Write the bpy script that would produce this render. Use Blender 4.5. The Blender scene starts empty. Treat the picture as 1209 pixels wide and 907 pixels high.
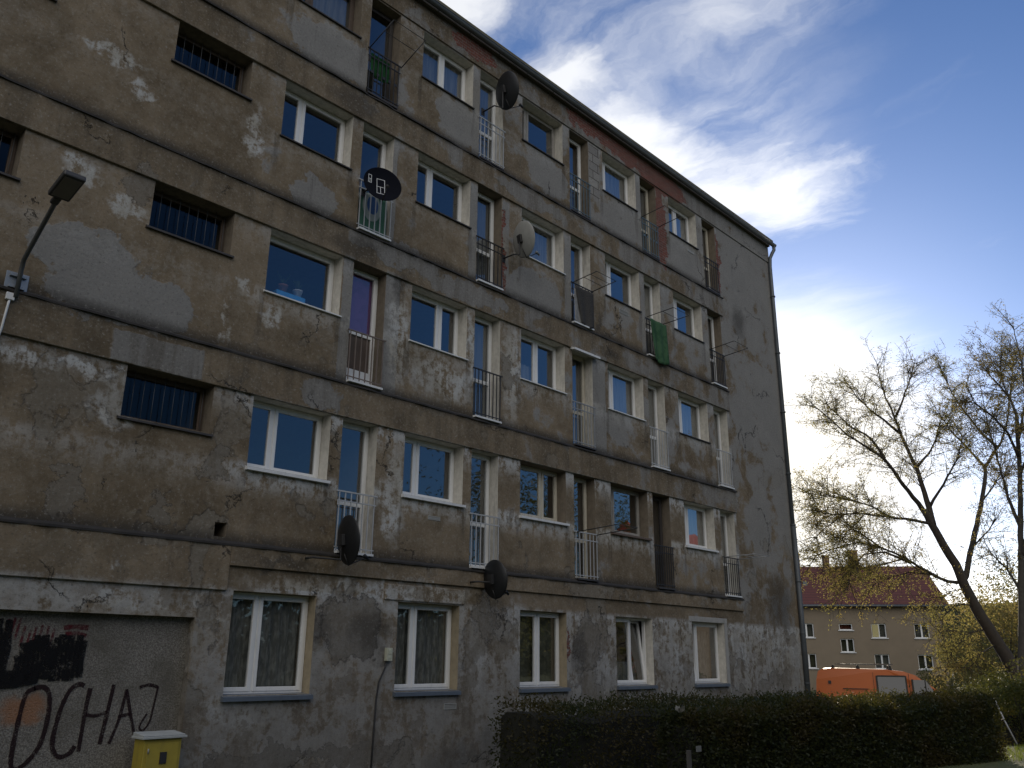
import bpy, math, random
from mathutils import Vector, Matrix, noise as mnoise
R = math.radians
random.seed(7)
scene = bpy.context.scene
COL = scene.collection

# ------------------------------------------------------------------ camera
cam_d = bpy.data.cameras.new('camera'); cam = bpy.data.objects.new('camera', cam_d); COL.objects.link(cam)
CR = Vector((0.68286097, -0.73049532, 0.00880272)); CU = Vector((-0.22686165, -0.20058384, 0.9530477)); CF = Vector((0.6944312, 0.65279607, 0.30269225))
EYE = Vector((0, -12, 1.6))
M = Matrix.Identity(4)
for i in range(3):
    M[i][0] = CR[i]; M[i][1] = CU[i]; M[i][2] = -CF[i]; M[i][3] = EYE[i]
cam.matrix_world = M
cam_d.sensor_width = 36; cam_d.sensor_fit = 'HORIZONTAL'; cam_d.lens = 1022.1 / 1209 * 36
cam_d.clip_end = 4000; cam_d.clip_start = 0.05
scene.camera = cam

# ------------------------------------------------------------------ world / sun / exposure
SUN_AZ, SUN_EL = 63.6, 11.5          # azimuth from +Y towards +X
SKY, CLOUD = 0.14, 1.0
scene.view_settings.view_transform = 'Standard'; scene.view_settings.look = 'None'
scene.view_settings.gamma = 1.0; scene.view_settings.use_curve_mapping = False
scene.view_settings.exposure = 0.0
SUND = Vector((math.sin(R(SUN_AZ)) * math.cos(R(SUN_EL)), math.cos(R(SUN_AZ)) * math.cos(R(SUN_EL)), math.sin(R(SUN_EL))))

class NT:
    """small helper to write node trees as expressions"""
    def __init__(s, tree): s.t = tree; s.n = tree.nodes; s.l = tree.links
    def node(s, typ, **kw):
        n = s.n.new(typ)
        for k, v in kw.items(): setattr(n, k, v)
        return n
    def put(s, sock, val):
        if isinstance(val, bpy.types.NodeSocket): s.l.new(val, sock)
        elif val is not None: sock.default_value = val
    def math(s, op, a, b=None, c=None, clamp=False):
        n = s.node('ShaderNodeMath', operation=op, use_clamp=clamp)
        for i, v in enumerate((a, b, c)):
            if v is not None: s.put(n.inputs[i], v)
        return n.outputs[0]
    def vm(s, op, a, b=None, c=None):
        n = s.node('ShaderNodeVectorMath', operation=op)
        for i, v in enumerate((a, b, c)):
            if v is not None: s.put(n.inputs[i], v)
        return n.outputs['Value'] if op in ('LENGTH', 'DOT_PRODUCT', 'DISTANCE') else n.outputs[0]
    def noise(s, vec, scale, detail=4, rough=0.55, dist=0.0, color=False):
        n = s.node('ShaderNodeTexNoise'); s.put(n.inputs['Vector'], vec)
        n.inputs['Scale'].default_value = scale; n.inputs['Detail'].default_value = detail
        n.inputs['Roughness'].default_value = rough; n.inputs['Distortion'].default_value = dist
        return n.outputs['Color'] if color else n.outputs['Fac']
    def ramp(s, v, lo, hi, a=0.0, b=1.0):
        n = s.node('ShaderNodeMapRange', interpolation_type='SMOOTHSTEP')
        s.put(n.inputs[0], v); n.inputs[1].default_value = lo; n.inputs[2].default_value = hi
        n.inputs[3].default_value = a; n.inputs[4].default_value = b
        return n.outputs[0]
    def mix(s, f, a, b, mode='MIX'):
        n = s.node('ShaderNodeMix', data_type='RGBA', blend_type=mode)
        s.put(n.inputs[0], f)
        for i, v in ((6, a), (7, b)):
            s.put(n.inputs[i], (*v, 1) if isinstance(v, tuple) and len(v) == 3 else v)
        return n.outputs[2]
    def sep(s, v):
        n = s.node('ShaderNodeSeparateXYZ'); s.put(n.inputs[0], v); return n.outputs
    def comb(s, x, y, z):
        n = s.node('ShaderNodeCombineXYZ')
        for i, v in enumerate((x, y, z)): s.put(n.inputs[i], v)
        return n.outputs[0]
    def ells(s, vec, lst):
        """distance field of the nearest of several ellipses given as centre + radii (1 = on the rim)"""
        cur = None
        for (c, r) in lst:
            inv = [1.0 / q if q else 0.0 for q in r]
            d = s.vm('LENGTH', s.vm('MULTIPLY_ADD', vec, tuple(inv), tuple(-ci * q for ci, q in zip(c, inv))))
            cur = d if cur is None else s.math('MINIMUM', cur, d)
        return cur
    def rects(s, vec, lst):
        cur = None
        for (x0, x1, z0, z1) in lst:
            sx, sz = 2 / (x1 - x0), 2 / (z1 - z0)
            a = s.vm('ABSOLUTE', s.vm('MULTIPLY_ADD', vec, (sx, 0, sz), (-(x0 + x1) / 2 * sx, 0, -(z0 + z1) / 2 * sz)))
            q = s.sep(a); d = s.math('MAXIMUM', q[0], q[2])
            # signed distance in metres, scaled by the smaller half-size
            cur = d if cur is None else s.math('MINIMUM', cur, d)
        return cur

world = bpy.data.worlds.new('World'); scene.world = world; world.use_nodes = True
w = NT(world.node_tree); w.n.clear()
sky = w.node('ShaderNodeTexSky', sky_type='NISHITA', sun_disc=False)
sky.sun_elevation = R(SUN_EL); sky.sun_rotation = R(SUN_AZ)
sky.air_density = 1.0; sky.dust_density = 1.0; sky.ozone_density = 6.0; sky.altitude = 300
bg1 = w.node('ShaderNodeBackground'); w.put(bg1.inputs[0], w.mix(1.0, sky.outputs[0], (1.03, .955, .975), 'MULTIPLY')); bg1.inputs[1].default_value = SKY
gen = w.node('ShaderNodeTexCoord').outputs['Generated']
dn = w.vm('NORMALIZE', gen)
dx = w.sep(dn)
den = w.math('MAXIMUM', w.math('ADD', dx[2], 0.10), 0.02)
pl = w.comb(w.math('DIVIDE', dx[0], den), w.math('DIVIDE', dx[1], den), 0.0)   # cloud layer seen as a plane
def sky_plane(u, v):
    d = (CR * ((u - 604.5) / 1022.1) + CU * ((453.5 - v) / 1022.1) + CF).normalized()
    q = max(d.z + .10, .02); return (d.x / q, d.y / q)
def spx(u, v, ru, rv=None):
    c = sky_plane(u, v); a = sky_plane(u + ru, v); b = sky_plane(u, v + (rv or ru))
    r = max(math.hypot(a[0] - c[0], a[1] - c[1]), .02); r2 = max(math.hypot(b[0] - c[0], b[1] - c[1]), .02)
    return ((c[0], c[1], 0), ((r + r2) / 2, (r + r2) / 2, 0))
pa, pb = sky_plane(690, 140), sky_plane(950, 0); ANG = math.atan2(pb[1] - pa[1], pb[0] - pa[0])
warp = w.vm('MULTIPLY_ADD', w.vm('SUBTRACT', w.noise(pl, 1.3, 7, .6, color=True), (.5, .5, .5)), (.38, .38, 0), pl)
rot = w.node('ShaderNodeVectorRotate', rotation_type='Z_AXIS'); w.put(rot.inputs['Vector'], warp); rot.inputs['Angle'].default_value = -ANG
wisp = w.noise(w.vm('MULTIPLY', rot.outputs[0], (0.75, 2.4, 1)), 2.2, 11, .60, .25)
fine = w.noise(w.vm('MULTIPLY', rot.outputs[0], (1, 1.7, 1)), 4.2, 11, .62)
soft = [spx(700, 80, 130), spx(790, 195, 120), spx(860, 40, 80), spx(930, 10, 60), spx(640, 50, 120), spx(830, 150, 110), spx(985, -10, 50)]
hard = [spx(552, -5, 62), spx(900, 228, 62), spx(690, 92, 44), spx(770, 182, 60), spx(840, 232, 60), spx(735, 140, 44)]
eS = w.ells(warp, soft); eH = w.ells(warp, hard)
body = w.math('ADD', w.math('MULTIPLY', wisp, .62), w.math('MULTIPLY', fine, .38))
mS = w.math('MULTIPLY', w.ramp(eS, 1.5, .0), w.ramp(body, .37, .68))
mH = w.ramp(w.math('ADD', eH, w.math('MULTIPLY', w.math('SUBTRACT', body, .5), -3.4)), 1.45, .25)
bgw = w.math('MULTIPLY', w.ramp(wisp, .60, .80), .07)         # thin veil elsewhere
sd = w.vm('DOT_PRODUCT', dn, tuple(SUND))
sdp = w.math('MAXIMUM', sd, 0.0)
near = w.math('POWER', sdp, 55.0)
veil = w.math('MULTIPLY', w.ramp(w.math('ADD', near, w.math('MULTIPLY', w.math('SUBTRACT', wisp, .5), .45)), .20, .66), 1.0)
OPP = Vector((math.sin(R(226)) * math.cos(R(36)), math.cos(R(226)) * math.cos(R(36)), math.sin(R(36))))   # bright cloud added out of view to light the facade
opp = w.vm('DOT_PRODUCT', dn, tuple(OPP))
fill_bank = w.ramp(w.math('ADD', opp, w.math('MULTIPLY', w.math('SUBTRACT', w.noise(dn, 3.2, 6, .6), .5), .5)), .64, .76)
cm = w.math('MAXIMUM', w.math('MAXIMUM', w.math('MULTIPLY', mS, .80), mH), w.math('MAXIMUM', w.math('MAXIMUM', bgw, fill_bank), veil), clamp=True)
up = w.ramp(dx[2], -.02, .03)
cm = w.math('MULTIPLY', cm, up)
bg2 = w.node('ShaderNodeBackground')
ccol = w.mix(fill_bank, w.mix(w.math('POWER', sdp, 120.0), (.93, .95, 1.0), (1.0, .95, .84)), (.985, .965, .945)); w.put(bg2.inputs[0], ccol)
w.put(bg2.inputs[1], w.math('MULTIPLY', w.math('ADD', w.math('SUBTRACT', .92, w.math('MULTIPLY', fill_bank, -.26)), w.math('MULTIPLY', w.math('POWER', sdp, 12.0), .45)), CLOUD))
ms = w.node('ShaderNodeMixShader'); w.put(ms.inputs[0], cm); w.l.new(bg1.outputs[0], ms.inputs[1]); w.l.new(bg2.outputs[0], ms.inputs[2])
wo = w.node('ShaderNodeOutputWorld'); w.l.new(ms.outputs[0], wo.inputs[0])

sun_d = bpy.data.lights.new('sun', 'SUN'); sun_d.energy = 4.0; sun_d.angle = R(0.5); sun_d.color = (1.0, .86, .66)
sun = bpy.data.objects.new('sun', sun_d); COL.objects.link(sun)
sun.rotation_euler = SUND.to_track_quat('Z', 'Y').to_euler(); sun.location = (40, 20, 30)

# ------------------------------------------------------------------ helpers
WO = {}
def tag(o, label=None, cat=None, group=None, kind=None):
    if label: o['label'] = label
    if cat: o['category'] = cat
    if group: o['group'] = group
    if kind: o['kind'] = kind
    return o
def empty(name, loc, label=None, cat=None, group=None):
    o = bpy.data.objects.new(name, None); COL.objects.link(o); o.location = loc; o.empty_display_size = .2
    WO[o.name] = Vector(loc); return tag(o, label, cat, group)

class MB:
    def __init__(s): s.v = []; s.f = []; s.m = []; s.sm = []; s.T = None
    def add(s, p):
        p = Vector(p)
        if s.T is not None: p = s.T @ p
        s.v.append(p); return len(s.v) - 1
    def face(s, pts, m=0, smooth=False):
        s.f.append([s.add(p) for p in pts]); s.m.append(m); s.sm.append(smooth)
    def fi(s, idx, m=0, smooth=False): s.f.append(list(idx)); s.m.append(m); s.sm.append(smooth)
    def box(s, x0, x1, y0, y1, z0, z1, m=0, fn=None):
        P = [(x0, y0, z0), (x1, y0, z0), (x1, y1, z0), (x0, y1, z0), (x0, y0, z1), (x1, y0, z1), (x1, y1, z1), (x0, y1, z1)]
        if fn: P = [fn(*p) for p in P]
        i = [s.add(p) for p in P]
        for q in ((0, 3, 2, 1), (4, 5, 6, 7), (0, 1, 5, 4), (1, 2, 6, 5), (2, 3, 7, 6), (3, 0, 4, 7)): s.fi([i[k] for k in q], m)
    def tube(s, pts, rad, n=6, m=0, cap=True, smooth=True):
        pts = [Vector(p) for p in pts]
        if not isinstance(rad, (list, tuple)): rad = [rad] * len(pts)
        rings = []; ref = None
        for i, p in enumerate(pts):
            t = (pts[min(i + 1, len(pts) - 1)] - pts[max(i - 1, 0)])
            if t.length < 1e-9: t = Vector((0, 0, 1))
            t.normalize()
            if ref is None: ref = Vector((0, 0, 1)) if abs(t.z) < .9 else Vector((1, 0, 0))
            a = t.cross(ref)
            if a.length < 1e-6: a = t.cross(Vector((.3, 1, .2)))
            a.normalize(); b = t.cross(a).normalized(); ref = -b if False else ref
            rings.append([s.add(p + (a * math.cos(2 * math.pi * k / n) + b * math.sin(2 * math.pi * k / n)) * rad[i]) for k in range(n)])
        for A, B in zip(rings, rings[1:]):
            for k in range(n): s.fi((A[k], A[(k + 1) % n], B[(k + 1) % n], B[k]), m, smooth)
        if cap and n > 2: s.fi(rings[0][::-1], m); s.fi(rings[-1], m)
    def lathe(s, prof, n=32, m=0, axis='y', smooth=True, c=(0, 0, 0), sx=1.0):
        """prof: (radius, height along axis)"""
        rings = []
        for r, h in prof:
            ring = []
            for k in range(n):
                a = 2 * math.pi * k / n; p = (math.cos(a) * r * sx, h, math.sin(a) * r) if axis == 'y' else (math.cos(a) * r, math.sin(a) * r, h)
                if axis == 'x': p = (h, math.cos(a) * r, math.sin(a) * r)
                ring.append(s.add((p[0] + c[0], p[1] + c[1], p[2] + c[2])))
            rings.append(ring)
        for A, B in zip(rings, rings[1:]):
            for k in range(n): s.fi((A[k], A[(k + 1) % n], B[(k + 1) % n], B[k]), m, smooth)
        return rings
    def build(s, name, mats, parent=None, bevel=0.0):
        me = bpy.data.meshes.new(name); me.from_pydata([tuple(p) for p in s.v], [], s.f)
        if not isinstance(mats, (list, tuple)): mats = [mats]
        for q in mats: me.materials.append(q)
        me.polygons.foreach_set('material_index', s.m); me.polygons.foreach_set('use_smooth', s.sm); me.update()
        o = bpy.data.objects.new(name, me); COL.objects.link(o)
        if parent is not None:
            o.parent = parent; o.location = -WO[parent.name]
        WO[o.name] = Vector((0, 0, 0))
        if bevel:
            b = o.modifiers.new('bevel', 'BEVEL'); b.width = bevel; b.segments = 2; b.limit_method = 'ANGLE'; b.angle_limit = R(40)
        return o

# ------------------------------------------------------------------ materials
def mat(name, col=(.5, .5, .5), rough=.7, metal=0.0, var=.12, scale=6.0, bump=0.0, bscale=40.0, dirt=0.0, spec=.5):
    m = bpy.data.materials.new(name); m.use_nodes = True; t = NT(m.node_tree); t.n.clear()
    b = t.node('ShaderNodeBsdfPrincipled'); o = t.node('ShaderNodeOutputMaterial'); t.l.new(b.outputs[0], o.inputs[0])
    P = t.node('ShaderNodeTexCoord').outputs['Object']
    n = t.noise(P, scale, 6, .62)
    c = t.mix(n, tuple(q * (1 - var * 1.6) for q in col), tuple(min(1, q * (1 + var * 1.6)) for q in col))
    if dirt:
        g = t.math('MULTIPLY', t.ramp(t.noise(t.vm('MULTIPLY', P, (6, 6, 1.2)), 1.7, 7, .7), .45, .8), dirt)
        c = t.mix(g, c, (.07, .06, .05))
    t.put(b.inputs['Base Color'], c); b.inputs['Roughness'].default_value = rough; b.inputs['Metallic'].default_value = metal
    b.inputs['Specular IOR Level'].default_value = spec
    if bump:
        bp = t.node('ShaderNodeBump'); bp.inputs['Strength'].default_value = bump; bp.inputs['Distance'].default_value = .01
        t.put(bp.inputs['Height'], t.noise(P, bscale, 5, .6)); t.l.new(bp.outputs[0], b.inputs['Normal'])
    return m

F1, HS, BH, SB = 3.204, 2.962, 0.611, 1.2115
EAVE = 15.06
def plaster_mat(name='plaster'):
    m = bpy.data.materials.new(name); m.use_nodes = True; t = NT(m.node_tree); t.n.clear()
    b = t.node('ShaderNodeBsdfPrincipled'); o = t.node('ShaderNodeOutputMaterial'); t.l.new(b.outputs[0], o.inputs[0])
    P = t.node('ShaderNodeTexCoord').outputs['Object']
    dist1 = t.vm('SUBTRACT', t.noise(P, 2.2, 6, .65, color=True), (.5, .5, .5))
    dist2 = t.vm('SUBTRACT', t.noise(P, 11.0, 5, .6, color=True), (.5, .5, .5))
    Pd = t.vm('MULTIPLY_ADD', dist2, (.16, 0, .16), t.vm('MULTIPLY_ADD', dist1, (.85, 0, .85), P))
    Pw = t.vm('MULTIPLY_ADD', dist2, (.05, 0, .05), t.vm('MULTIPLY_ADD', dist1, (.12, 0, .12), P))
    q = t.sep(P); x, z = q[0], q[2]
    big = t.noise(P, .33, 4, .5); mid = t.noise(P, 1.25, 8, .66, .3); fin = t.noise(P, 6.5, 9, .72); gr = t.noise(P, 60, 4, .65)
    strk = t.noise(t.vm('MULTIPLY', P, (3.2, 3.2, .30)), 1.6, 8, .66)
    hl = t.math('MULTIPLY', t.math('FRACT', t.math('DIVIDE', t.math('SUBTRACT', z, F1 - 10 * HS), HS)), HS)   # height above the ledge of its storey
    above = t.math('MULTIPLY', t.ramp(z, F1 - .02, F1 + .02), t.ramp(x, 22.02, 21.96))
    # base ochre-brown render
    c = t.mix(t.ramp(t.math('ADD', t.math('MULTIPLY', mid, .6), t.math('MULTIPLY', big, .4)), .36, .66), (.132, .100, .063), (.265, .208, .142))
    c = t.mix(t.math('MULTIPLY', t.ramp(fin, .45, .75), .45), c, (.33, .30, .245))
    # repairs in grey cement
    gmask = t.ramp(t.math('ADD', mid, t.math('ADD', t.math('MULTIPLY', t.math('SUBTRACT', x, 12.0), .012), t.math('MULTIPLY', t.math('SUBTRACT', z, 8.0), .012))), .545, .645)
    gl = [((3.95, 0, 7.0), (.75, 0, .42)), ((4.55, 0, 6.62), (.95, 0, .36)), ((5.05, 0, 6.55), (.55, 0, .42)), ((4.2, 0, 6.4), (.7, 0, .3)),
          ((7.55, 0, 9.42), (.48, 0, .36)), ((7.6, 0, 12.6), (.9, 0, .55)), ((8.5, 0, 12.55), (.28, 0, .5)), ((11.0, 0, 12.75), (.65, 0, .55)),
          ((13.5, 0, 9.5), (.95, 0, .55)), ((14.0, 0, 12.7), (.75, 0, .5)), ((16.9, 0, 12.65), (.85, 0, .6)), ((20.1, 0, 12.7), (1.0, 0, .6)),
          ((16.5, 0, 7.0), (.5, 0, .55)), ((23.2, 0, 13.1), (.8, 0, 1.5)), ((24.4, 0, 9.3), (.8, 0, 1.2)), ((25.4, 0, 6.8), (1.0, 0, 2.2)), ((22.9, 0, 8.6), (.6, 0, 1.1)),
          ((11.4, 0, 8.78), (1.3, 0, .24)), ((23.4, 0, 5.4), (.7, 0, 1.0)), ((9.4, 0, 9.0), (1.1, 0, .25)), ((13.3, 0, 11.8), (1.2, 0, .22)), ((8.0, 0, 5.8), (.42, 0, .26)),
          ]
    ge = t.ramp(t.ells(Pd, gl), 1.06, .96)
    rl = [(8.30, 8.52, 6.2, 8.55), (9.26, 9.62, 6.2, 8.55), (4.50, 5.85, 5.57, 6.02), (12.4, 12.62, 9.2, 11.4), (11.4, 11.62, 9.2, 11.4), (15.5, 16.05, 6.2, 8.6), (11.40, 11.62, 12.1, 14.4), (9.28, 9.4, 9.2, 11.5), (14.55, 14.85, 9.2, 11.4), (17.7, 17.9, 9.2, 11.2), (17.65, 17.88, 12.2, 14.4)]
    ge = t.math('MAXIMUM', ge, t.ramp(t.rects(Pw, rl), 1.04, .98))
    ge = t.math('MAXIMUM', ge, gmask)
    gcol = t.mix(mid, (.190, .187, .180), (.290, .284, .272))
    c = t.mix(t.math('MULTIPLY', ge, .92), c, gcol)
    # pale worn / washed areas: tops of piers under the bands, below sills, the ground floor
    lowz = t.ramp(z, 9.5, 4.0, .25, 1.0)
    zt = t.math('MULTIPLY', t.ramp(hl, 1.75, 2.30), t.ramp(hl, 2.37, 2.345))
    zs = t.math('MULTIPLY', t.ramp(hl, .70, 1.12), t.ramp(hl, 1.30, 1.18))
    zone = t.math('MULTIPLY', t.math('MULTIPLY', t.math('MULTIPLY', t.math('MAXIMUM', zt, zs), above), t.ramp(x, 6.0, 6.9, .35, 1.0)), lowz)
    gf = t.ramp(z, 2.62, 2.48)
    pl_ = [((10.57, 0, 2.7), (1.2, 0, .22)), ((7.2, 0, .9), (.9, 0, .35)), ((11.9, 0, 1.6), (.3, 0, .7)), ((15.6, 0, 1.2), (.6, 0, .6)), ((18.6, 0, 1.6), (.6, 0, .7)), ((3.5, 0, 5.3), (.6, 0, .2)), ((4.6, 0, 4.9), (.3, 0, .4)), ((6.45, 0, 7.3), (.2, 0, .12)), ((21.95, 0, 1.5), (.3, 0, .9)), ((6.45, 0, 2.2), (.26, 0, .34)), ((5.2, 0, 2.28), (1.6, 0, .14)), ((9.2, 0, 2.62), (2.2, 0, .22)), ((13.0, 0, 2.2), (.35, 0, .5)), ((9.65, 0, 7.3), (.32, 0, 1.0)), ((11.5, 0, 7.6), (.16, 0, .95)),
           ((12.75, 0, 7.4), (.34, 0, 1.1)), ((10.7, 0, 6.8), (.9, 0, .42)), ((6.9, 0, 6.95), (.16, 0, .3)), ((6.2, 0, 6.6), (.08, 0, .5)), ((3.7, 0, 8.2), (.3, 0, .22)), ((4.45, 0, 7.9), (.3, 0, .2)), ((3.9, 0, 10.3), (.5, 0, .16)), ((6.3, 0, 10.1), (.14, 0, .5)), ((4.3, 0, 5.35), (.7, 0, .12)), ((9.7, 0, 4.3), (.25, 0, .9)), ((4.35, 0, 9.95), (.2, 0, .12)), ((5.0, 0, 2.72), (.12, 0, .08))]
    pe = t.ramp(t.ells(Pd, pl_), 1.25, .55)
    wr = t.math('ADD', t.math('MULTIPLY', fin, .62), t.math('MULTIPLY', strk, .38))
    pale = t.math('MULTIPLY', t.math('MAXIMUM', t.math('MAXIMUM', zone, pe), t.math('MULTIPLY', gf, t.ramp(x, 11.0, 14.0, .58, .9))), t.ramp(wr, .43, .53))
    c = t.mix(t.math('MULTIPLY', pale, .95), c, t.mix(t.math('MAXIMUM', zt, t.ramp(mid, .3, .7)), (.36, .33, .27), (.53, .54, .54)))
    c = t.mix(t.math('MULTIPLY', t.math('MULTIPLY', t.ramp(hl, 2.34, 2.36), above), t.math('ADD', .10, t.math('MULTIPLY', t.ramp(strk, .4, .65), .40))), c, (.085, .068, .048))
    # crisp mottling of the ground floor wash
    mot = t.noise(Pw, 1.5, 11, .62, .15); c = t.mix(t.math('MULTIPLY', t.math('MULTIPLY', t.ramp(mot, .515, .54), gf), .62), c, t.mix(fin, (.30, .29, .27), (.46, .455, .44)))
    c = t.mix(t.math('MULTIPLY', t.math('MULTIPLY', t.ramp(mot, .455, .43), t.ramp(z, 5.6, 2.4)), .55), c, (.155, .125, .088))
    # rain streaks from the ends of the sills
    fx = t.math('MULTIPLY', t.math('FRACT', t.math('DIVIDE', t.math('SUBTRACT', x, 6.79 - 31.25), 3.125)), 3.125)
    de = t.math('MINIMUM', t.math('ABSOLUTE', t.math('SUBTRACT', fx, 1.52)), t.math('ABSOLUTE', t.math('SUBTRACT', fx, 3.085)))
    st_ = t.math('MULTIPLY', t.math('MULTIPLY', t.ramp(t.math('ADD', de, t.math('MULTIPLY', t.math('SUBTRACT', strk, .5), .9)), .11, .0), t.ramp(hl, 1.24, 1.16)), t.math('MULTIPLY', t.ramp(hl, .15, .8), t.math('MULTIPLY', above, t.ramp(x, 6.0, 6.7))))
    c = t.mix(t.math('MULTIPLY', st_, .42), c, (.055, .048, .04))
    # blotches of fallen top coat with a sharp broken edge
    chip = t.noise(P, .55, 10, .58, .2)
    cm_ = t.math('MULTIPLY', t.ramp(chip, .585, .60), t.ramp(z, 9.0, 3.5, .05, .6))
    c = t.mix(cm_, c, t.mix(fin, (.165, .145, .115), (.24, .22, .185)))
    edge = t.math('MULTIPLY', t.math('MULTIPLY', t.ramp(chip, .578, .590), t.ramp(chip, .604, .590)), t.ramp(z, 10.0, 4.0, .0, .6))
    c = t.mix(t.math('MULTIPLY', edge, .7), c, (.06, .05, .042))
    # places where the top coat has come away, with a dark broken rim
    bk_ = t.ells(t.vm('MULTIPLY_ADD', dist1, (1.15, 0, 1.15), t.vm('MULTIPLY_ADD', dist2, (.30, 0, .30), P)), [((8.95, 0, 2.1), (.62, 0, .52)), ((12.15, 0, 2.35), (.36, 0, .36)), ((15.25, 0, 1.9), (.45, 0, .55)), ((4.2, 0, 3.6), (.22, 0, .38)), ((6.3, 0, 4.35), (.2, 0, .3)), ((5.55, 0, 3.55), (.2, 0, .22)), ((7.4, 0, .15), (.9, 0, .16)), ((9.3, 0, .1), (1.0, 0, .14)), ((4.55, 0, 8.4), (.16, 0, .3)), ((12.6, 0, 7.4), (.2, 0, .4))])
    c = t.mix(t.math('MULTIPLY', t.ramp(bk_, 1.02, .96), .75), c, t.mix(fin, (.125, .105, .080), (.235, .215, .185)))
    c = t.mix(t.math('MULTIPLY', t.math('MULTIPLY', t.ramp(bk_, 1.10, 1.0), t.ramp(bk_, .92, 1.0)), .75), c, (.045, .038, .032))
    # grime: above and below the ledges, rain streaks, dark patches at the foot of the wall
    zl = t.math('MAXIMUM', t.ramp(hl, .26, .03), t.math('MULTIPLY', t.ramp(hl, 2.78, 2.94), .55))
    soot = [((8.5, 0, 8.75), (.75, 0, .32)), ((8.4, 0, 11.75), (.7, 0, .3)), ((16.3, 0, 8.75), (.5, 0, .2)), ((23.0, 0, 11.6), (.5, 0, .55)), ((9.6, 0, 8.4), (.2, 0, .4)), ((15.9, 0, 9.4), (.12, 0, .4)),
            ((8.2, 0, 2.0), (.5, 0, .3)), ((9.62, 0, 1.62), (.16, 0, .14)), ((9.4, 0, 2.0), (.5, 0, .4)), ((12.9, 0, .1), (1.4, 0, .55)), ((11.6, 0, -.1), (1.2, 0, .35)), ((24.2, 0, 3.2), (.9, 0, .9)), ((7.6, 0, 3.0), (.7, 0, .1)), ((13.9, 0, 1.9), (.35, 0, .4)), ((14.9, 0, 1.75), (.25, 0, .5))]
    se = t.math('MULTIPLY', t.ramp(t.ells(Pd, soot), 1.25, .3), .75)
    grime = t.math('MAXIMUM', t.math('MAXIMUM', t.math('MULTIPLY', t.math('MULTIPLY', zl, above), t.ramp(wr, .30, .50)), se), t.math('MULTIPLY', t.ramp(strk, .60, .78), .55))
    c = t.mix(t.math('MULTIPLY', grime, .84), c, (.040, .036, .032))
    # small dark pits
    vor = t.node('ShaderNodeTexVoronoi'); t.put(vor.inputs['Vector'], Pw); vor.inputs['Scale'].default_value = 1.1
    pit = t.math('MULTIPLY', t.ramp(vor.outputs['Distance'], .085, .04), t.ramp(mid, .50, .60))
    c = t.mix(t.math('MULTIPLY', pit, .6), c, (.07, .05, .035))
    # bare brick
    bl = [((11.35, 0, 14.85), (.75, 0, .24)), ((17.5, 0, 14.85), (2.5, 0, .30)), ((18.9, 0, 14.65), (1.25, 0, .34)), ((18.85, 0, 13.3), (.26, 0, 1.25)), ((12.42, 0, 10.2), (.09, 0, 1.0)), ((21.95, 0, 13.2), (.13, 0, 1.0)), ((14.56, 0, 1.9), (.05, 0, .4)), ((15.3, 0, 14.9), (.6, 0, .2))]
    be = t.ramp(t.ells(Pd, bl), 1.05, .95)
    br = t.node('ShaderNodeTexBrick'); t.put(br.inputs['Vector'], t.comb(x, z, 0.0)); br.inputs['Scale'].default_value = 1.0
    br.inputs['Brick Width'].default_value = .25; br.inputs['Row Height'].default_value = .075; br.inputs['Mortar Size'].default_value = .009
    br.inputs['Color1'].default_value = (.20, .060, .042, 1); br.inputs['Color2'].default_value = (.13, .046, .034, 1); br.inputs['Mortar'].default_value = (.17, .14, .12, 1)
    c = t.mix(t.math('MULTIPLY', be, t.ramp(fin, .25, .45)), c, br.outputs['Color'])
    # bare blockwork beside one upper door
    bk = t.ramp(t.rects(Pw, [(15.58, 16.02, 12.9, 14.42)]), 1.05, .97)
    b2 = t.node('ShaderNodeTexBrick'); t.put(b2.inputs['Vector'], t.comb(x, z, 0.0)); b2.inputs['Scale'].default_value = 1.0
    b2.inputs['Brick Width'].default_value = .42; b2.inputs['Row Height'].default_value = .24; b2.inputs['Mortar Size'].default_value = .012
    b2.inputs['Color1'].default_value = (.30, .29, .27, 1); b2.inputs['Color2'].default_value = (.22, .21, .20, 1); b2.inputs['Mortar'].default_value = (.08, .07, .06, 1)
    c = t.mix(bk, c, b2.outputs['Color'])
    # cracks
    vc = t.node('ShaderNodeTexVoronoi', feature='DISTANCE_TO_EDGE'); t.put(vc.inputs['Vector'], t.vm('MULTIPLY_ADD', dist1, (.9, .9, .9), t.vm('MULTIPLY_ADD', dist2, (.18, .18, .18), P))); vc.inputs['Scale'].default_value = .38
    crk = t.math('MULTIPLY', t.ramp(vc.outputs['Distance'], .0055, .0015), t.ramp(t.noise(P, .7, 3, .5), .54, .60))
    c = t.mix(t.math('MULTIPLY', crk, .85), c, (.035, .03, .025))
    c = t.mix(t.math('MULTIPLY', t.ramp(gr, .35, .7), .16), c, (.10, .095, .088))
    sp = t.noise(P, 22, 6, .75); c = t.mix(t.math('MULTIPLY', t.ramp(sp, .54, .68), .48), c, (.40, .39, .36)); c = t.mix(t.math('MULTIPLY', t.ramp(sp, .46, .33), .62), c, (.06, .055, .05))
    c = t.mix(t.math('MULTIPLY', t.ramp(z, 3.4, .2), .5), c, (.085, .083, .082))  # light falloff towards the ground, painted into the plaster colour
    t.put(b.inputs['Base Color'], c); b.inputs['Roughness'].default_value = .92; b.inputs['Specular IOR Level'].default_value = .15
    h = t.math('ADD', t.math('MULTIPLY', fin, .55), t.math('MULTIPLY', gr, .25))
    h = t.math('SUBTRACT', h, t.math('MULTIPLY', crk, .8)); h = t.math('SUBTRACT', h, t.math('MULTIPLY', t.math('ADD', cm_, be), .45)); h = t.math('ADD', h, t.math('MULTIPLY', ge, .2))
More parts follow.
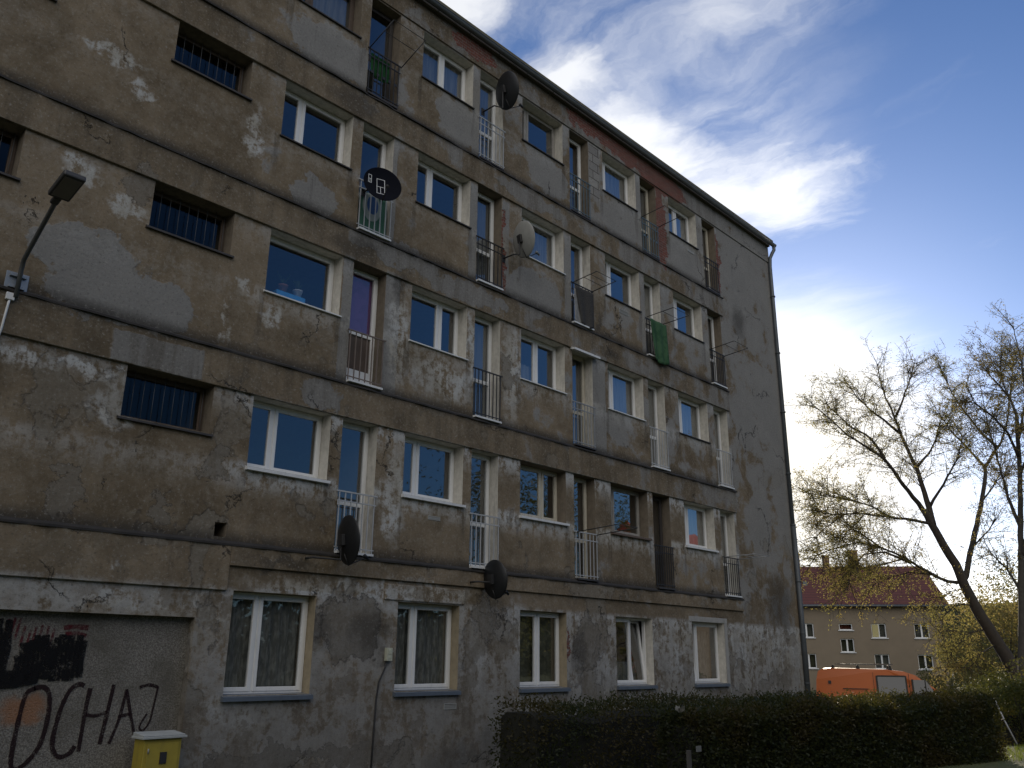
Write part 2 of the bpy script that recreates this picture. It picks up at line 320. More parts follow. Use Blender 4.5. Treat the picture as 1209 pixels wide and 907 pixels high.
    bp = t.node('ShaderNodeBump'); bp.inputs['Strength'].default_value = .95; bp.inputs['Distance'].default_value = .025
    t.put(bp.inputs['Height'], h); t.l.new(bp.outputs[0], b.inputs['Normal'])
    return m

def glass_mat(name, tint=(.75, .8, .8), r0=.055):
    m = bpy.data.materials.new(name); m.use_nodes = True; t = NT(m.node_tree); t.n.clear()
    o = t.node('ShaderNodeOutputMaterial'); g = t.node('ShaderNodeBsdfGlossy'); g.inputs['Roughness'].default_value = .015
    tr = t.node('ShaderNodeBsdfTransparent'); tr.inputs[0].default_value = (*tint, 1)
    lw = t.node('ShaderNodeLayerWeight'); lw.inputs[0].default_value = .5   # stacked panes: steep rise of the mirror towards grazing
    frf = t.math('MULTIPLY_ADD', t.math('POWER', lw.outputs['Facing'], 2.0), 1 - r0, r0)
    P = t.node('ShaderNodeTexCoord').outputs['Object']
    bp = t.node('ShaderNodeBump'); bp.inputs['Strength'].default_value = .11; bp.inputs['Distance'].default_value = .02
    t.put(bp.inputs['Height'], t.noise(P, 1.4, 2, .5)); t.l.new(bp.outputs[0], g.inputs['Normal'])
    mx = t.node('ShaderNodeMixShader'); t.put(mx.inputs[0], frf); t.l.new(tr.outputs[0], mx.inputs[1]); t.l.new(g.outputs[0], mx.inputs[2])
    t.l.new(mx.outputs[0], o.inputs[0]); return m

def leaf_mat(name, c1, c2, c3=None, trans=.5, scale=1.2, rough=.6):
    m = bpy.data.materials.new(name); m.use_nodes = True; t = NT(m.node_tree); t.n.clear()
    o = t.node('ShaderNodeOutputMaterial'); P = t.node('ShaderNodeTexCoord').outputs['Object']
    rnd = t.node('ShaderNodeNewGeometry').outputs['Random Per Island']
    c = t.mix(rnd, c1, c2)
    if c3: c = t.mix(t.ramp(t.noise(P, scale, 3, .5), .45, .62), c, c3)
    d = t.node('ShaderNodeBsdfPrincipled'); t.put(d.inputs['Base Color'], c); d.inputs['Roughness'].default_value = rough; d.inputs['Specular IOR Level'].default_value = .35
    tl = t.node('ShaderNodeBsdfTranslucent'); t.put(tl.inputs[0], t.mix(.5, c, t.mix(.5, c, (.35, .30, .05))))
    mx = t.node('ShaderNodeMixShader'); mx.inputs[0].default_value = trans
    t.l.new(d.outputs[0], mx.inputs[1]); t.l.new(tl.outputs[0], mx.inputs[2]); t.l.new(mx.outputs[0], o.inputs[0]); return m

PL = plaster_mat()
REV = mat('whitewashed_reveal', (.56, .535, .48), .9, var=.22, scale=9, bump=.3, dirt=.45)
REVB = mat('bare_reveal', (.17, .14, .105), .95, var=.3, scale=9, bump=.5, dirt=.5)
REVO = mat('ochre_reveal', (.32, .268, .185), .95, var=.25, scale=8, bump=.4, dirt=.35)
PVC = mat('white_pvc', (.74, .74, .73), .35, var=.04, dirt=.16)
CREAM = mat('old_cream_paint', (.52, .48, .39), .55, var=.12, dirt=.4)
OLDW = mat('old_grey_wood', (.30, .285, .26), .8, var=.25, dirt=.5)
BRN = mat('brown_wood', (.085, .06, .045), .7, var=.25, dirt=.4)
DKF = mat('dark_wood', (.045, .038, .035), .7, var=.25)
SILLW = mat('white_sill', (.66, .67, .68), .5, var=.06, dirt=.25)
SILLB = mat('blue_grey_sill', (.10, .122, .155), .45, var=.12, dirt=.25)
SILLD = mat('dark_tin_sill', (.045, .04, .038), .6, var=.3)
SILLR = mat('brown_sill', (.12, .085, .065), .7, var=.25, dirt=.4)
LEDGE = mat('tarred_ledge', (.030, .027, .025), .85, var=.4, scale=5, bump=.6, bscale=14)
ZINC = mat('weathered_zinc', (.115, .13, .145), .5, .35, var=.25, scale=3, dirt=.4)
PIPE = mat('painted_pipe', (.075, .085, .095), .5, .2, var=.25, scale=3, dirt=.4)
ROOFB = mat('roof_edge_felt', (.12, .105, .06), .9, var=.3, scale=5)
ROOFT = mat('tar_roof', (.05, .05, .05), .9)
DARKM = mat('dark_iron', (.028, .028, .030), .6, .2, var=.3, dirt=.2)
WHITEM = mat('white_iron', (.40, .41, .42), .5, var=.08, dirt=.3)
GREYM = mat('grey_iron', (.28, .29, .30), .5, var=.12, dirt=.3)
BLUEM = mat('blue_grey_iron', (.10, .14, .16), .5, var=.12, dirt=.3)
BRNM = mat('rust_brown_iron', (.16, .125, .105), .7, var=.25, dirt=.3)
INT = mat('room_interior', (.20, .185, .165), .9)
GLASS = glass_mat('window_glass', tint=(.82, .85, .86), r0=.16)
GLASSD = glass_mat('old_glass', (.6, .62, .6), .03)
def cloth_mat(name, a, b, sc=25.0, lo=.45, hi=.55, stretch=(1, 1, 1)):
    m = bpy.data.materials.new(name); m.use_nodes = True; t = NT(m.node_tree); t.n.clear()
    p = t.node('ShaderNodeBsdfPrincipled'); o = t.node('ShaderNodeOutputMaterial'); t.l.new(p.outputs[0], o.inputs[0])
    P = t.node('ShaderNodeTexCoord').outputs['Object']
    t.put(p.inputs['Base Color'], t.mix(t.ramp(t.noise(t.vm('MULTIPLY', P, stretch), sc, 4, .6), lo, hi), a, b))
    p.inputs['Roughness'].default_value = .95; p.inputs['Specular IOR Level'].default_value = .1
    return m
LACE = cloth_mat('lace_curtain', (.17, .168, .155), (.29, .285, .265), 13, .40, .64, (2.0, 1, .45))
LACE2 = cloth_mat('plain_net_curtain', (.20, .20, .19), (.29, .29, .275), 9, .3, .7, (2, 1, .1))
OLIVE = cloth_mat('olive_blind', (.11, .11, .08), (.14, .14, .10), 3)
PURPLE = cloth_mat('purple_curtain', (.20, .085, .235), (.235, .10, .27), 3)
GREYC = cloth_mat('grey_curtain', (.16, .16, .15), (.20, .20, .19), 5, stretch=(3, 1, .2))
BLUEC = cloth_mat('pale_curtain', (.19, .20, .215), (.25, .26, .27), 6, stretch=(4, 1, .15))

# ------------------------------------------------------------------ terrain
def gz(x, y):
    d = math.hypot(x, y + 12)
    t = min(max((d - 21) / 8, 0), 1); a = -.6 * t * t * (3 - 2 * t)
    t2 = min(max((y + 5.5) / 3.5, 0), 1) * min(max((d - 6) / 3, 0), 1); t2 = t2 * t2 * (3 - 2 * t2)
    return min(a, -.42 * t2)
def grass_mat():
    m = bpy.data.materials.new('turf'); m.use_nodes = True; t = NT(m.node_tree); t.n.clear()
    p = t.node('ShaderNodeBsdfPrincipled'); o = t.node('ShaderNodeOutputMaterial'); t.l.new(p.outputs[0], o.inputs[0])
    P = t.node('ShaderNodeTexCoord').outputs['Object']
    c = t.mix(t.ramp(t.noise(P, .8, 5, .6), .35, .65), (.045, .06, .018), (.085, .095, .03))
    c = t.mix(t.math('MULTIPLY', t.ramp(t.noise(P, 5, 6, .7), .5, .7), .6), c, (.10, .075, .04))
    t.put(p.inputs['Base Color'], c); p.inputs['Roughness'].default_value = .95
    bp = t.node('ShaderNodeBump'); bp.inputs['Strength'].default_value = .6; bp.inputs['Distance'].default_value = .05
    t.put(bp.inputs['Height'], t.noise(P, 30, 4, .7)); t.l.new(bp.outputs[0], p.inputs['Normal']); return m
g = MB()
xs = [-1500, -500, -150, -60] + [(-30 + 1.5 * i) for i in range(60)] + [62, 68, 76, 90, 120, 200, 500, 1500]
ys = [-1500, -500, -150, -80, -50] + [(-38 + 1.5 * i) for i in range(42)] + [28, 34, 42, 60, 100, 200, 500, 1500]
idx = [[g.add((x, y, gz(x, y))) for x in xs] for y in ys]
for j in range(len(ys) - 1):
    for i in range(len(xs) - 1): g.fi((idx[j][i], idx[j][i + 1], idx[j + 1][i + 1], idx[j + 1][i]), 0, True)
tag(g.build('ground', grass_mat()), kind='structure')
def strip(name, pts, wd, m, lift):
    q = MB(); pts = [Vector(p) for p in pts]; L = []
    dense = []
    for a, b in zip(pts, pts[1:]):
        n = max(1, int((b - a).length / .5))
        dense += [a.lerp(b, i / n) for i in range(n)]
    dense.append(pts[-1])
    for i, p in enumerate(dense):
        t = (dense[min(i + 1, len(dense) - 1)] - dense[max(i - 1, 0)]).normalized(); n = Vector((-t.y, t.x))
        row = []
        for k in range(5):
            e = p + n * wd * (k / 4 - .5); row.append(q.add((e.x, e.y, gz(e.x, e.y) + lift)))
        L.append(row)
    for A, B in zip(L, L[1:]):
        for k in range(4): q.fi((A[k], A[k + 1], B[k + 1], B[k]), 0, True)
    return tag(q.build(name, m), kind='structure')
PATHM = mat('trodden_path', (.20, .175, .15), .95, var=.3, scale=3, bump=.5)
ASPH = mat('asphalt', (.055, .055, .058), .9, var=.25, scale=2, bump=.4)
strip('path', [(17, -11.5), (20.5, -9.0), (24, -7.6), (29, -6.5), (36, -7)], 1.1, PATHM, .03)
strip('road', [(60, -45), (45, -17), (33, .5), (26, 15), (12, 42)], 5.5, ASPH, .035)

# ------------------------------------------------------------------ the apartment building
BLD = empty('apartment_building', (12.7, 5.5, -.45), 'long grey-brown five-storey apartment block with crumbling stained plaster and white framed windows', 'building')
WL = [6.79 + 3.125 * i for i in range(5)]; WW = 1.485
DL = [8.52, 11.625, 14.80, 17.87, 21.11]; DW = .755
XL, XR, YB = -9.0, 25.42, 11.0
XEND = 21.98
def fz(r): return F1 + (r - 1) * HS
OPEN = []    # x0,x1,z0,z1,depth,reveal index
wins, doors = [], []
for r in range(1, 5):
    for k in range(5):
        z0 = fz(r) + SB; z1 = fz(r) + HS - BH
        wins.append((r, k, WL[k], WL[k] + WW, z0, z1, .25)); doors.append((r, k, DL[k], DL[k] + DW, fz(r) + .035, z1, .235))
gx = [(6.785, 8.245), (9.935, 11.40), (13.06, 14.50), (16.225, 17.65), (19.388, 20.93)]
for k in range(5): wins.append((0, k, gx[k][0], gx[k][1], 1.062, 2.533, .20))
stairs = [(4.77, 6.11, fz(r) + 1.595, fz(r) + HS - BH, .26) for r in (1, 2, 3)] + [(1.56, 2.92, fz(r) + 1.595, fz(r) + HS - BH, .26) for r in (1, 2, 3)]
for r in range(1, 5): wins.append((r, 9, -.60, .885, fz(r) + SB, fz(r) + HS - BH, .23))
revm = {}   # (row,k,type): material slot  0 white 1 bare 2 ochre
for k in range(5): revm[(0, k, 'w')] = 2 if k < 3 else 0
for a in ((4, 0, 'w'), (4, 0, 'd'), (4, 2, 'd'), (4, 3, 'd'), (3, 1, 'd'), (1, 3, 'd'), (1, 2, 'w'), (1, 3, 'w'), (1, 2, 'd'), (2, 0, 'd'), (4, 4, 'd'), (3, 4, 'd')): revm[a] = 1
holes = []
for (r, k, x0, x1, z0, z1, d) in wins: holes.append((x0, x1, z0, z1, d, 1 + revm.get((r, k, 'w'), 0)))
for (r, k, x0, x1, z0, z1, d) in doors: holes.append((x0, x1, z0, z1, d, 1 + revm.get((r, k, 'd'), 0)))
for (x0, x1, z0, z1, d) in stairs: holes.append((x0, x1, z0, z1, d, 2))
NICHE = (1.46, 6.23, -.60, 2.125, .15)
HOLE = (6.37, 6.56, 3.29, 3.50, .25)
holes.append((*HOLE, 2))
allh = holes + [(*NICHE, 1)]
wb = MB()
XS = sorted({XL, XR} | {h[0] for h in allh} | {h[1] for h in allh}); ZS = sorted({-1.2, EAVE} | {h[2] for h in allh} | {h[3] for h in allh})
for i in range(len(XS) - 1):
    run = None
    for j in range(len(ZS) - 1):
        cx, cz = (XS[i] + XS[i + 1]) / 2, (ZS[j] + ZS[j + 1]) / 2
        solid = not any(h[0] < cx < h[1] and h[2] < cz < h[3] for h in allh)
        if solid and run is None: run = ZS[j]
        if (not solid) and run is not None: wb.face([(XS[i], 0, run), (XS[i + 1], 0, run), (XS[i + 1], 0, ZS[j]), (XS[i], 0, ZS[j])]); run = None
    if run is not None: wb.face([(XS[i], 0, run), (XS[i + 1], 0, run), (XS[i + 1], 0, EAVE), (XS[i], 0, EAVE)])
for (x0, x1, z0, z1, d, mi) in allh:
    D = d + .10
    if (x0, x1) == NICHE[:2]: D = d; mi = 0
    wb.face([(x0, 0, z0), (x0, 0, z1), (x0, D, z1), (x0, D, z0)], mi); wb.face([(x1, 0, z1), (x1, 0, z0), (x1, D, z0), (x1, D, z1)], mi)
    wb.face([(x0, 0, z1), (x1, 0, z1), (x1, D, z1), (x0, D, z1)], mi); wb.face([(x0, 0, z0), (x0, D, z0), (x1, D, z0), (x1, 0, z0)], mi)
# shell: ends, back
wb.face([(XR, 0, -1.2), (XR, YB, -1.2), (XR, YB, EAVE), (XR, 0, EAVE)]); wb.face([(XL, 0, -1.2), (XL, 0, EAVE), (XL, YB, EAVE), (XL, YB, -1.2)])
wb.face([(XL, YB, -1.2), (XL, YB, EAVE), (XR, YB, EAVE), (XR, YB, -1.2)])
wb.face([(HOLE[0], .30, HOLE[2]), (HOLE[1], .30, HOLE[2]), (HOLE[1], .30, HOLE[3]), (HOLE[0], .30, HOLE[3])], 4)
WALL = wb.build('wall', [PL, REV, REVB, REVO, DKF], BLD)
# niche back wall, roughcast
def roughcast():
    m = bpy.data.materials.new('roughcast'); m.use_nodes = True; t = NT(m.node_tree); t.n.clear()
    p = t.node('ShaderNodeBsdfPrincipled'); o = t.node('ShaderNodeOutputMaterial'); t.l.new(p.outputs[0], o.inputs[0])
    P = t.node('ShaderNodeTexCoord').outputs['Object']; n = t.noise(P, 55, 5, .7); n2 = t.noise(P, 1.4, 6, .6)
    c = t.mix(t.ramp(n, .35, .7), (.13, .12, .105), (.36, .34, .305)); c = t.mix(t.ramp(n2, .40, .70, 0, .75), c, (.125, .115, .095))
    e = t.math('MULTIPLY', t.ramp(t.ells(t.vm('MULTIPLY_ADD', t.vm('SUBTRACT', t.noise(P, 5, 5, .6, color=True), (.5, .5, .5)), (.3, 0, .3), P), [((4.2, 0, .95), (.32, 0, .2))]), 1.2, .5), .7)
    c = t.mix(e, c, (.33, .15, .07))
    t.put(p.inputs['Base Color'], c); p.inputs['Roughness'].default_value = .95; p.inputs['Specular IOR Level'].default_value = .1
    bp = t.node('ShaderNodeBump'); bp.inputs['Strength'].default_value = .9; bp.inputs['Distance'].default_value = .03; t.put(bp.inputs['Height'], n); t.l.new(bp.outputs[0], p.inputs['Normal']); return m
nb = MB(); nb.face([(NICHE[0], NICHE[4], NICHE[2]), (NICHE[1], NICHE[4], NICHE[2]), (NICHE[1], NICHE[4], NICHE[3]), (NICHE[0], NICHE[4], NICHE[3])])
tag(nb.build('blocked_doorway', roughcast(), BLD), 'rough grey infill of the old doorway')
# bands, ledges
for r in range(1, 6):
    bb = MB(); z1 = fz(r) - .01 if r < 5 else EAVE - .004; z0 = fz(r) - BH
    if r == 1:
        bb.box(6.655, XEND, -.05, .02, 2.885, z1); bb.box(XL, 6.655, -.05, .02, 2.525, z1)
    elif r < 5: bb.box(XL, XEND, -.05, .02, z0, z1)
    else: bb.box(XL, XR - .004, -.03, .02, z0 + .03, z1)
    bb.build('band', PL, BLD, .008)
    if r < 5:
        lb = MB(); n = 150; rr = random.Random(r); prev = None
        for i in range(n + 1):
            x = XL + (XEND + .03 - XL) * i / n; p = .075 + rr.uniform(-.02, .02); zz = fz(r) + rr.uniform(-.004, .004)
            ring = [lb.add(q) for q in ((x, .0, zz - .03), (x, -p, zz - .035), (x, -p, zz - .005), (x, -p * .6, zz + .012), (x, .0, zz + .04))]
            if prev:
                for k in range(4): lb.fi((prev[k], ring[k], ring[k + 1], prev[k + 1]), 0)
            else: lb.fi(ring)
            prev = ring
        lb.fi(prev[::-1]); lb.build('ledge', LEDGE, BLD)
# lintel over a ground floor window, proud of the wall
LINT = mat('pale_lintel', (.32, .315, .30), .9, var=.2, scale=5, bump=.4, dirt=.35)
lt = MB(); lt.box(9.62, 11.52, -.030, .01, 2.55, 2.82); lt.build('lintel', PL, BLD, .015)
lt = MB(); lt.box(19.25, 21.1, -.012, .01, 2.535, 2.66); lt.box(20.94, 21.09, -.012, .01, 1.02, 2.535); lt.build('painted_surround', LINT, BLD, .006)
# rooms behind the windows
it = MB(); it.face([(XL + .1, 2.6, -1), (XR - .1, 2.6, -1), (XR - .1, 2.6, EAVE), (XL + .1, 2.6, EAVE)])
for r in range(0, 6):
    z = fz(r) - .15; it.box(XL + .1, XR - .1, .36, 2.58, z - .1, z + .1)
for k in range(5):
    for x in (WL[k] - .6,): it.box(x - .06, x + .06, .40, 2.57, -1, EAVE - .1)
it.build('interior', INT, BLD)

def frame(name, x0, x1, z0, z1, y, mull, fm, gm, fw=.055, sw=.05, label=None, rail=None, tilt=None, solid=False):
    """outer frame and sashes as one mesh; panes as sub-parts"""
    f = MB(); g = .004
    f.box(x0 + g, x0 + fw, y, y + .07, z0 + g, z1 - g); f.box(x1 - fw, x1 - g, y, y + .07, z0 + g, z1 - g)
    f.box(x0 + fw, x1 - fw, y + .002, y + .068, z1 - fw, z1 - g); f.box(x0 + fw, x1 - fw, y + .002, y + .068, z0 + g, z0 + fw)
    panes = []; cells = []
    if mull is None: cells = [(x0 + fw, x1 - fw)]
    else:
        xm = x0 + (x1 - x0) * mull; f.box(xm - .03, xm + .03, y + .001, y + .069, z0 + fw, z1 - fw); cells = [(x0 + fw, xm - .03), (xm + .03, x1 - fw)]
    for ci, (a, b) in enumerate(cells):
        za, zb = z0 + fw, z1 - fw
        def fn(x, yy, z, ci=ci, za=za, zb=zb):
            if tilt is not None and tilt == ci: yy += (z - za) / (zb - za) * .17
            return (x, yy, z)
        yy = y - .012; s2 = sw
        f.box(a - .012, a + s2, yy, yy + .06, za - .012, zb + .012, fn=fn); f.box(b - s2, b + .012, yy, yy + .06, za - .012, zb + .012, fn=fn)
        f.box(a + s2, b - s2, yy + .002, yy + .058, zb - s2, zb + .012, fn=fn); f.box(a + s2, b - s2, yy + .002, yy + .058, za - .012, za + s2, fn=fn)
        zs = [za + s2, zb - s2]
        if rail: f.box(a + s2, b - s2, yy + .002, yy + .058, za + rail - .04, za + rail + .04); zs = [za + s2, za + rail - .04, za + rail + .04, zb - s2]
        for i in range(0, len(zs), 2):
            p = MB(); p.face([fn(a + s2 - .006, yy + .03, zs[i] - .006), fn(b - s2 + .006, yy + .03, zs[i] - .006), fn(b - s2 + .006, yy + .03, zs[i + 1] + .006), fn(a + s2 - .006, yy + .03, zs[i + 1] + .006)]); panes.append(p)
    fo = f.build(name, fm, BLD, .006)
    if label: fo['label'] = label
    for pi, p in enumerate(panes): p.build('pane', gm, fo) if not (solid and pi == 0) else p.build('door_panel', BRN, fo)
    return fo
def curtain(fo, x0, x1, z0, z1, y, m, amp=.02, wl=.16, kind='curtain'):
    c = MB(); n = max(8, int((x1 - x0) / .03)); rows = []
    for i in range(n + 1):
        x = x0 + (x1 - x0) * i / n; yy = y + amp * math.sin(x * 2 * math.pi / wl) + amp * .5 * math.sin(x * 23)
        rows.append((c.add((x, yy, z0)), c.add((x, yy, z1))))
    for A, B in zip(rows, rows[1:]): c.fi((A[0], B[0], B[1], A[1]), 0, True)
    return c.build(kind, m, fo)
def sill(fo, x0, x1, z, y, m, th=.035, out=.06, ext=.04):
    s = MB(); s.face([(x0 - ext, -out, z - .025), (x1 + ext, -out, z - .025), (x1, y + .02, z + .012), (x0, y + .02, z + .012)])
    s.face([(x0 - ext, -out, z - .025 - th), (x1 + ext, -out, z - .025 - th), (x1 + ext, -out, z - .025), (x0 - ext, -out, z - .025)])
    s.face([(x0 - ext, 0.0, z - .025 - th), (x1 + ext, 0, z - .025 - th), (x1 + ext, -out, z - .025 - th), (x0 - ext, -out, z - .025 - th)])
    s.face([(x0 - ext, -out, z - .025 - th), (x0 - ext, -out, z - .025), (x0 - ext, 0, z - .005), (x0 - ext, 0, z - .025 - th)])
    s.face([(x1 + ext, -out, z - .025), (x1 + ext, -out, z - .025 - th), (x1 + ext, 0, z - .025 - th), (x1 + ext, 0, z - .005)])
    return s.build('sill', m, fo)
#            mull frame  glass sill  label
WS = {(1, 0): (.36, PVC, SILLW), (1, 1): (.33, PVC, SILLW), (1, 2): (.63, CREAM, SILLW), (1, 3): (.24, OLDW, SILLR), (1, 4): (.33, PVC, SILLW),
      (2, 0): (None, PVC, SILLW), (2, 1): (.63, PVC, SILLW), (2, 2): (.5, PVC, SILLW), (2, 3): (.30, PVC, SILLW), (2, 4): (.30, PVC, SILLD),
      (3, 0): (.34, PVC, SILLD), (3, 1): (.36, PVC, SILLD), (3, 2): (.30, PVC, SILLW), (3, 3): (.32, PVC, SILLD), (3, 4): (.32, PVC, SILLD),
      (4, 0): (.30, BRN, SILLD), (4, 1): (.50, PVC, SILLD), (4, 2): (.27, OLDW, SILLD), (4, 3): (.24, PVC, SILLD), (4, 4): (.47, PVC, SILLD),
      (0, 0): (.38, PVC, SILLB), (0, 1): (.36, PVC, SILLB), (0, 2): (.5, PVC, SILLB), (0, 3): (.56, PVC, SILLB), (0, 4): (.28, PVC, SILLB)}
WLAB = {(1, 3): 'old window with a weathered grey wooden frame', (4, 0): 'window with a dark brown wooden frame', (4, 2): 'old window with a flaking grey frame', (1, 2): 'window with an old cream painted frame', (2, 0): 'wide window of one single large pane'}
for (r, k, x0, x1, z0, z1, d) in wins:
    mu, fm, sm = WS.get((r, k), (.64, PVC, SILLD))
    fo = frame('window', x0, x1, z0, z1, d, mu, fm, GLASS, label=WLAB.get((r, k)), tilt={(0, 3): 1, (0, 4): 0}.get((r, k)))
    big = sm in (SILLW, SILLB)
    sill(fo, x0, x1, z0 + .004, d, sm, .06 if sm is SILLB else (.045 if r == 1 else .022), .075 if r < 2 else .045, .03)
    y = d + .13
    if r == 0:
        if k in (0, 1): curtain(fo, x0 + .03, x1 - .03, z0 + .02, z1 - .02, y, LACE)
        elif k == 2: curtain(fo, x0 + .03, x1 - .03, z0 + .02, z1 - .02, y, OLIVE, .008)
        elif k == 3: curtain(fo, x0 + .03, x1 - .03, z0 + .02, z0 + .50, y + .15, BLUEC, .012)
        else: curtain(fo, x0 + .03, x1 - .03, z0 + .02, z1 - .2, y + .15, LACE)
    elif (r, k) in ((4, 1), (2, 3), (4, 3), (3, 2), (4, 4)): curtain(fo, x0 + .03, x1 - .03, z0 + .02, z1 - .02, y, BLUEC)
    elif (r, k) == (2, 2): curtain(fo, x0 + .05, x1 - .5, z0 + .02, z0 + .5, y, BLUEC)
    elif (r, k) in ((4, 0), (1, 4), (2, 4)): curtain(fo, x0 + .03, x1 - .03, z0 + .02, z1 - .02, y, LACE2)
GRIL = mat('stair_window_bar', (.10, .105, .11), .6)
for (x0, x1, z0, z1, d) in stairs:
    fo = frame('window', x0, x1, z0, z1, d, None, BRN, GLASSD, fw=.05, sw=.03, label='low barred stairwell window')
    sill(fo, x0, x1, z0 + .004, d, SILLD, .03, .05, .05)
    bm = MB()
    for i in range(9):
        x = x0 + .06 + (x1 - x0 - .12) * i / 8; bm.tube([(x, d - .05, z0 + .012), (x, d - .05, z1 - .004)], .0045, 5)
    bm.build('bar', GRIL, fo)
DSPEC = {(1, 0): (PVC, WHITEM), (1, 1): (PVC, WHITEM), (1, 2): (CREAM, WHITEM), (1, 3): (DKF, DARKM), (1, 4): (PVC, DARKM),
         (2, 0): (PVC, BRNM), (2, 1): (PVC, DARKM), (2, 2): (CREAM, GREYM), (2, 3): (PVC, WHITEM), (2, 4): (PVC, WHITEM),
         (3, 0): (PVC, WHITEM), (3, 1): (PVC, DARKM), (3, 2): (PVC, DARKM), (3, 3): (PVC, DARKM), (3, 4): (PVC, DARKM),
         (4, 0): (DKF, DARKM), (4, 1): (PVC, WHITEM), (4, 2): (PVC, BLUEM), (4, 3): (CREAM, BLUEM), (4, 4): (CREAM, DARKM)}
for (r, k, x0, x1, z0, z1, d) in doors:
    fm, rm = DSPEC[(r, k)]
    fo = frame('balcony_door', x0, x1, z0, z1, d, None, fm, GLASS, fw=.048, sw=.055, solid=(r, k) == (2, 0), rail=.84 if (r, k) not in ((2, 0), (4, 0)) else 1.0,
               label={(1, 3): 'balcony door with a dark wooden frame', (4, 0): 'old balcony door with a dark wooden frame'}.get((r, k)))
    th = MB(); th.box(x0 + .004, x1 - .004, -.09 if r < 4 else -.06, d, z0 - .002, z0 + .035); th.build('threshold', SILLW if fm is PVC and r < 4 else SILLD, fo)
    if (r, k) == (2, 0):
        curtain(fo, x0 + .06, x1 - .06, z0 + .95, z1 - .08, d + .066, PURPLE, .003)
        s = MB(); s.box(x0 + .09, x1 - .09, d - .03, d - .016, z0 + .07, z0 + .34); s.build('panel', SILLW, fo)
    elif (r, k) in ((4, 4), (3, 4), (1, 4), (2, 4)): curtain(fo, x0 + .06, x1 - .06, z0 + .1, z1 - .1, d + .1, GREYC, .015)
    elif k % 2 == 1 and r > 1: curtain(fo, x0 + .3, x1 - .06, z0 + .1, z1 - .1, d + .1, GREYC, .015)
    rl = MB(); zt = z0 + (1.03 if r != 2 or k != 0 else .96); zb = z0 + .10; nb_ = {(1, 3): 8, (1, 4): 7, (2, 0): 6, (2, 1): 7, (3, 4): 8, (4, 0): 7}.get((r, k), 6)
    rb = .008
    ry = -.035
    rl.box(x0 - .05, x1 + .05, ry - .012, ry + .012, zt - .012, zt + .012); rl.box(x0 - .03, x1 + .03, ry - .009, ry + .009, zb - .009, zb + .009)
    if r in (1, 3, 4) or k == 2: rl.box(x0 - .03, x1 + .03, ry - .009, ry + .009, zt - .17, zt - .15)
    for i in range(nb_ + 1):
        x = x0 + .01 + (x1 - x0 - .02) * i / nb_; rl.box(x - rb, x + rb, ry - rb, ry + rb, z0 + .036, zt - .01)
    if (r, k) in ((4, 0), (4, 3)):
        for i in range(5):
            a = x0 + .08 + (x1 - x0 - .16) * i / 4; rl.box(a - .03, a + .03, ry - .006, ry + .006, z0 + .5, z0 + .56)
    rl.build('railing', rm, BLD)
# canopy strip above one second-floor door
cp = MB(); cp.box(DL[2] - .08, DL[2] + DW + .12, -.16, 0.0, fz(2) + HS - BH - .03, fz(2) + HS - BH + .02, fn=lambda x, y, z: (x, y, z + (y * .25))); cp.build('canopy', SILLW, BLD)
# vents, boxes, cable
vb = MB(); VENT = mat('vent_plastic', (.34, .34, .32), .6, dirt=.3)
for (xa, za, ww_, hh) in ((10.54, 4.03, .30, .07), (11.08, .74, .30, .10), (16.70, 10.02, .42, .10), (20.2, 13.02, .35, .07)):
    v_ = MB(); v_.box(xa, xa + ww_, -.012, .002, za, za + .012); v_.box(xa, xa + ww_, -.012, .002, za + hh - .012, za + hh)
    v_.box(xa, xa + .012, -.0125, .002, za + .012, za + hh - .012); v_.box(xa + ww_ - .012, xa + ww_, -.0125, .002, za + .012, za + hh - .012)
    for i in range(3):
        zz = za + .018 + i * (hh - .036) / 3; v_.box(xa + .012, xa + ww_ - .012, -.009, .002, zz, zz + .010)
    v_.build('vent_grille', VENT, BLD)
jb = MB(); jb.box(9.69, 9.81, -.07, .0, 1.55, 1.76); jb.box(9.715, 9.785, -.078, -.069, 1.66, 1.73); jb.box(9.73, 9.77, -.078, -.069, 1.585, 1.63)
jb.build('meter_box', mat('yellowed_plastic', (.44, .45, .36), .6, dirt=.3), BLD, .006)
cb = MB(); cb.tube([(9.72, -.02, 1.56), (9.70, -.03, 1.45), (9.58, -.03, 1.22), (9.545, -.025, .95), (9.53, -.025, .45), (9.50, -.025, -.6)], .014, 6)
cb.build('cable', DARKM, BLD)
# gutter, roof, downpipe
gu = MB(); gp = []
for k in range(9):
    a = math.pi + math.pi * k / 8; gp.append((-.205 + .072 * math.cos(a), 15.11 + .072 * math.sin(a)))
L0 = [gu.add((XL - .1, y, z)) for y, z in gp]; L1 = [gu.add((XR + .14, y, z)) for y, z in gp]
for k in range(8): gu.fi((L0[k], L1[k], L1[k + 1], L0[k + 1]), 0, True)
gu.fi(L1); gu.fi(L0[::-1])
gu.tube([(XL - .1, -.278, 15.11), (XR + .14, -.278, 15.11)], .012, 6)
for i in range(36):
    x = XL + .5 + i * .96; gu.box(x - .012, x + .012, -.285, -.115, 15.10, 15.118)
    gu.box(x + .40, x + .43, -.282, -.125, 15.031, 15.0365)
gu.build('gutter', ZINC, BLD)
ro = MB(); ro.box(XL - .12, XR + .10, -.19, YB + .3, 15.20, 15.30); ro.box(XL - .1, XR + .004, -.10, YB + .2, EAVE, 15.20, 1); ro.build('roof', [ROOFB, mat('eave_board', (.10, .09, .08), .9)], BLD, .01)
dp = MB()
dp.tube([(XR + .07, -.205, 15.05), (XR + .07, -.205, 14.93), (XR + .02, -.15, 14.80), (XR - .03, -.085, 14.62), (XR - .06, -.075, 14.3), (XR - .06, -.075, 3.4)], .058, 10)
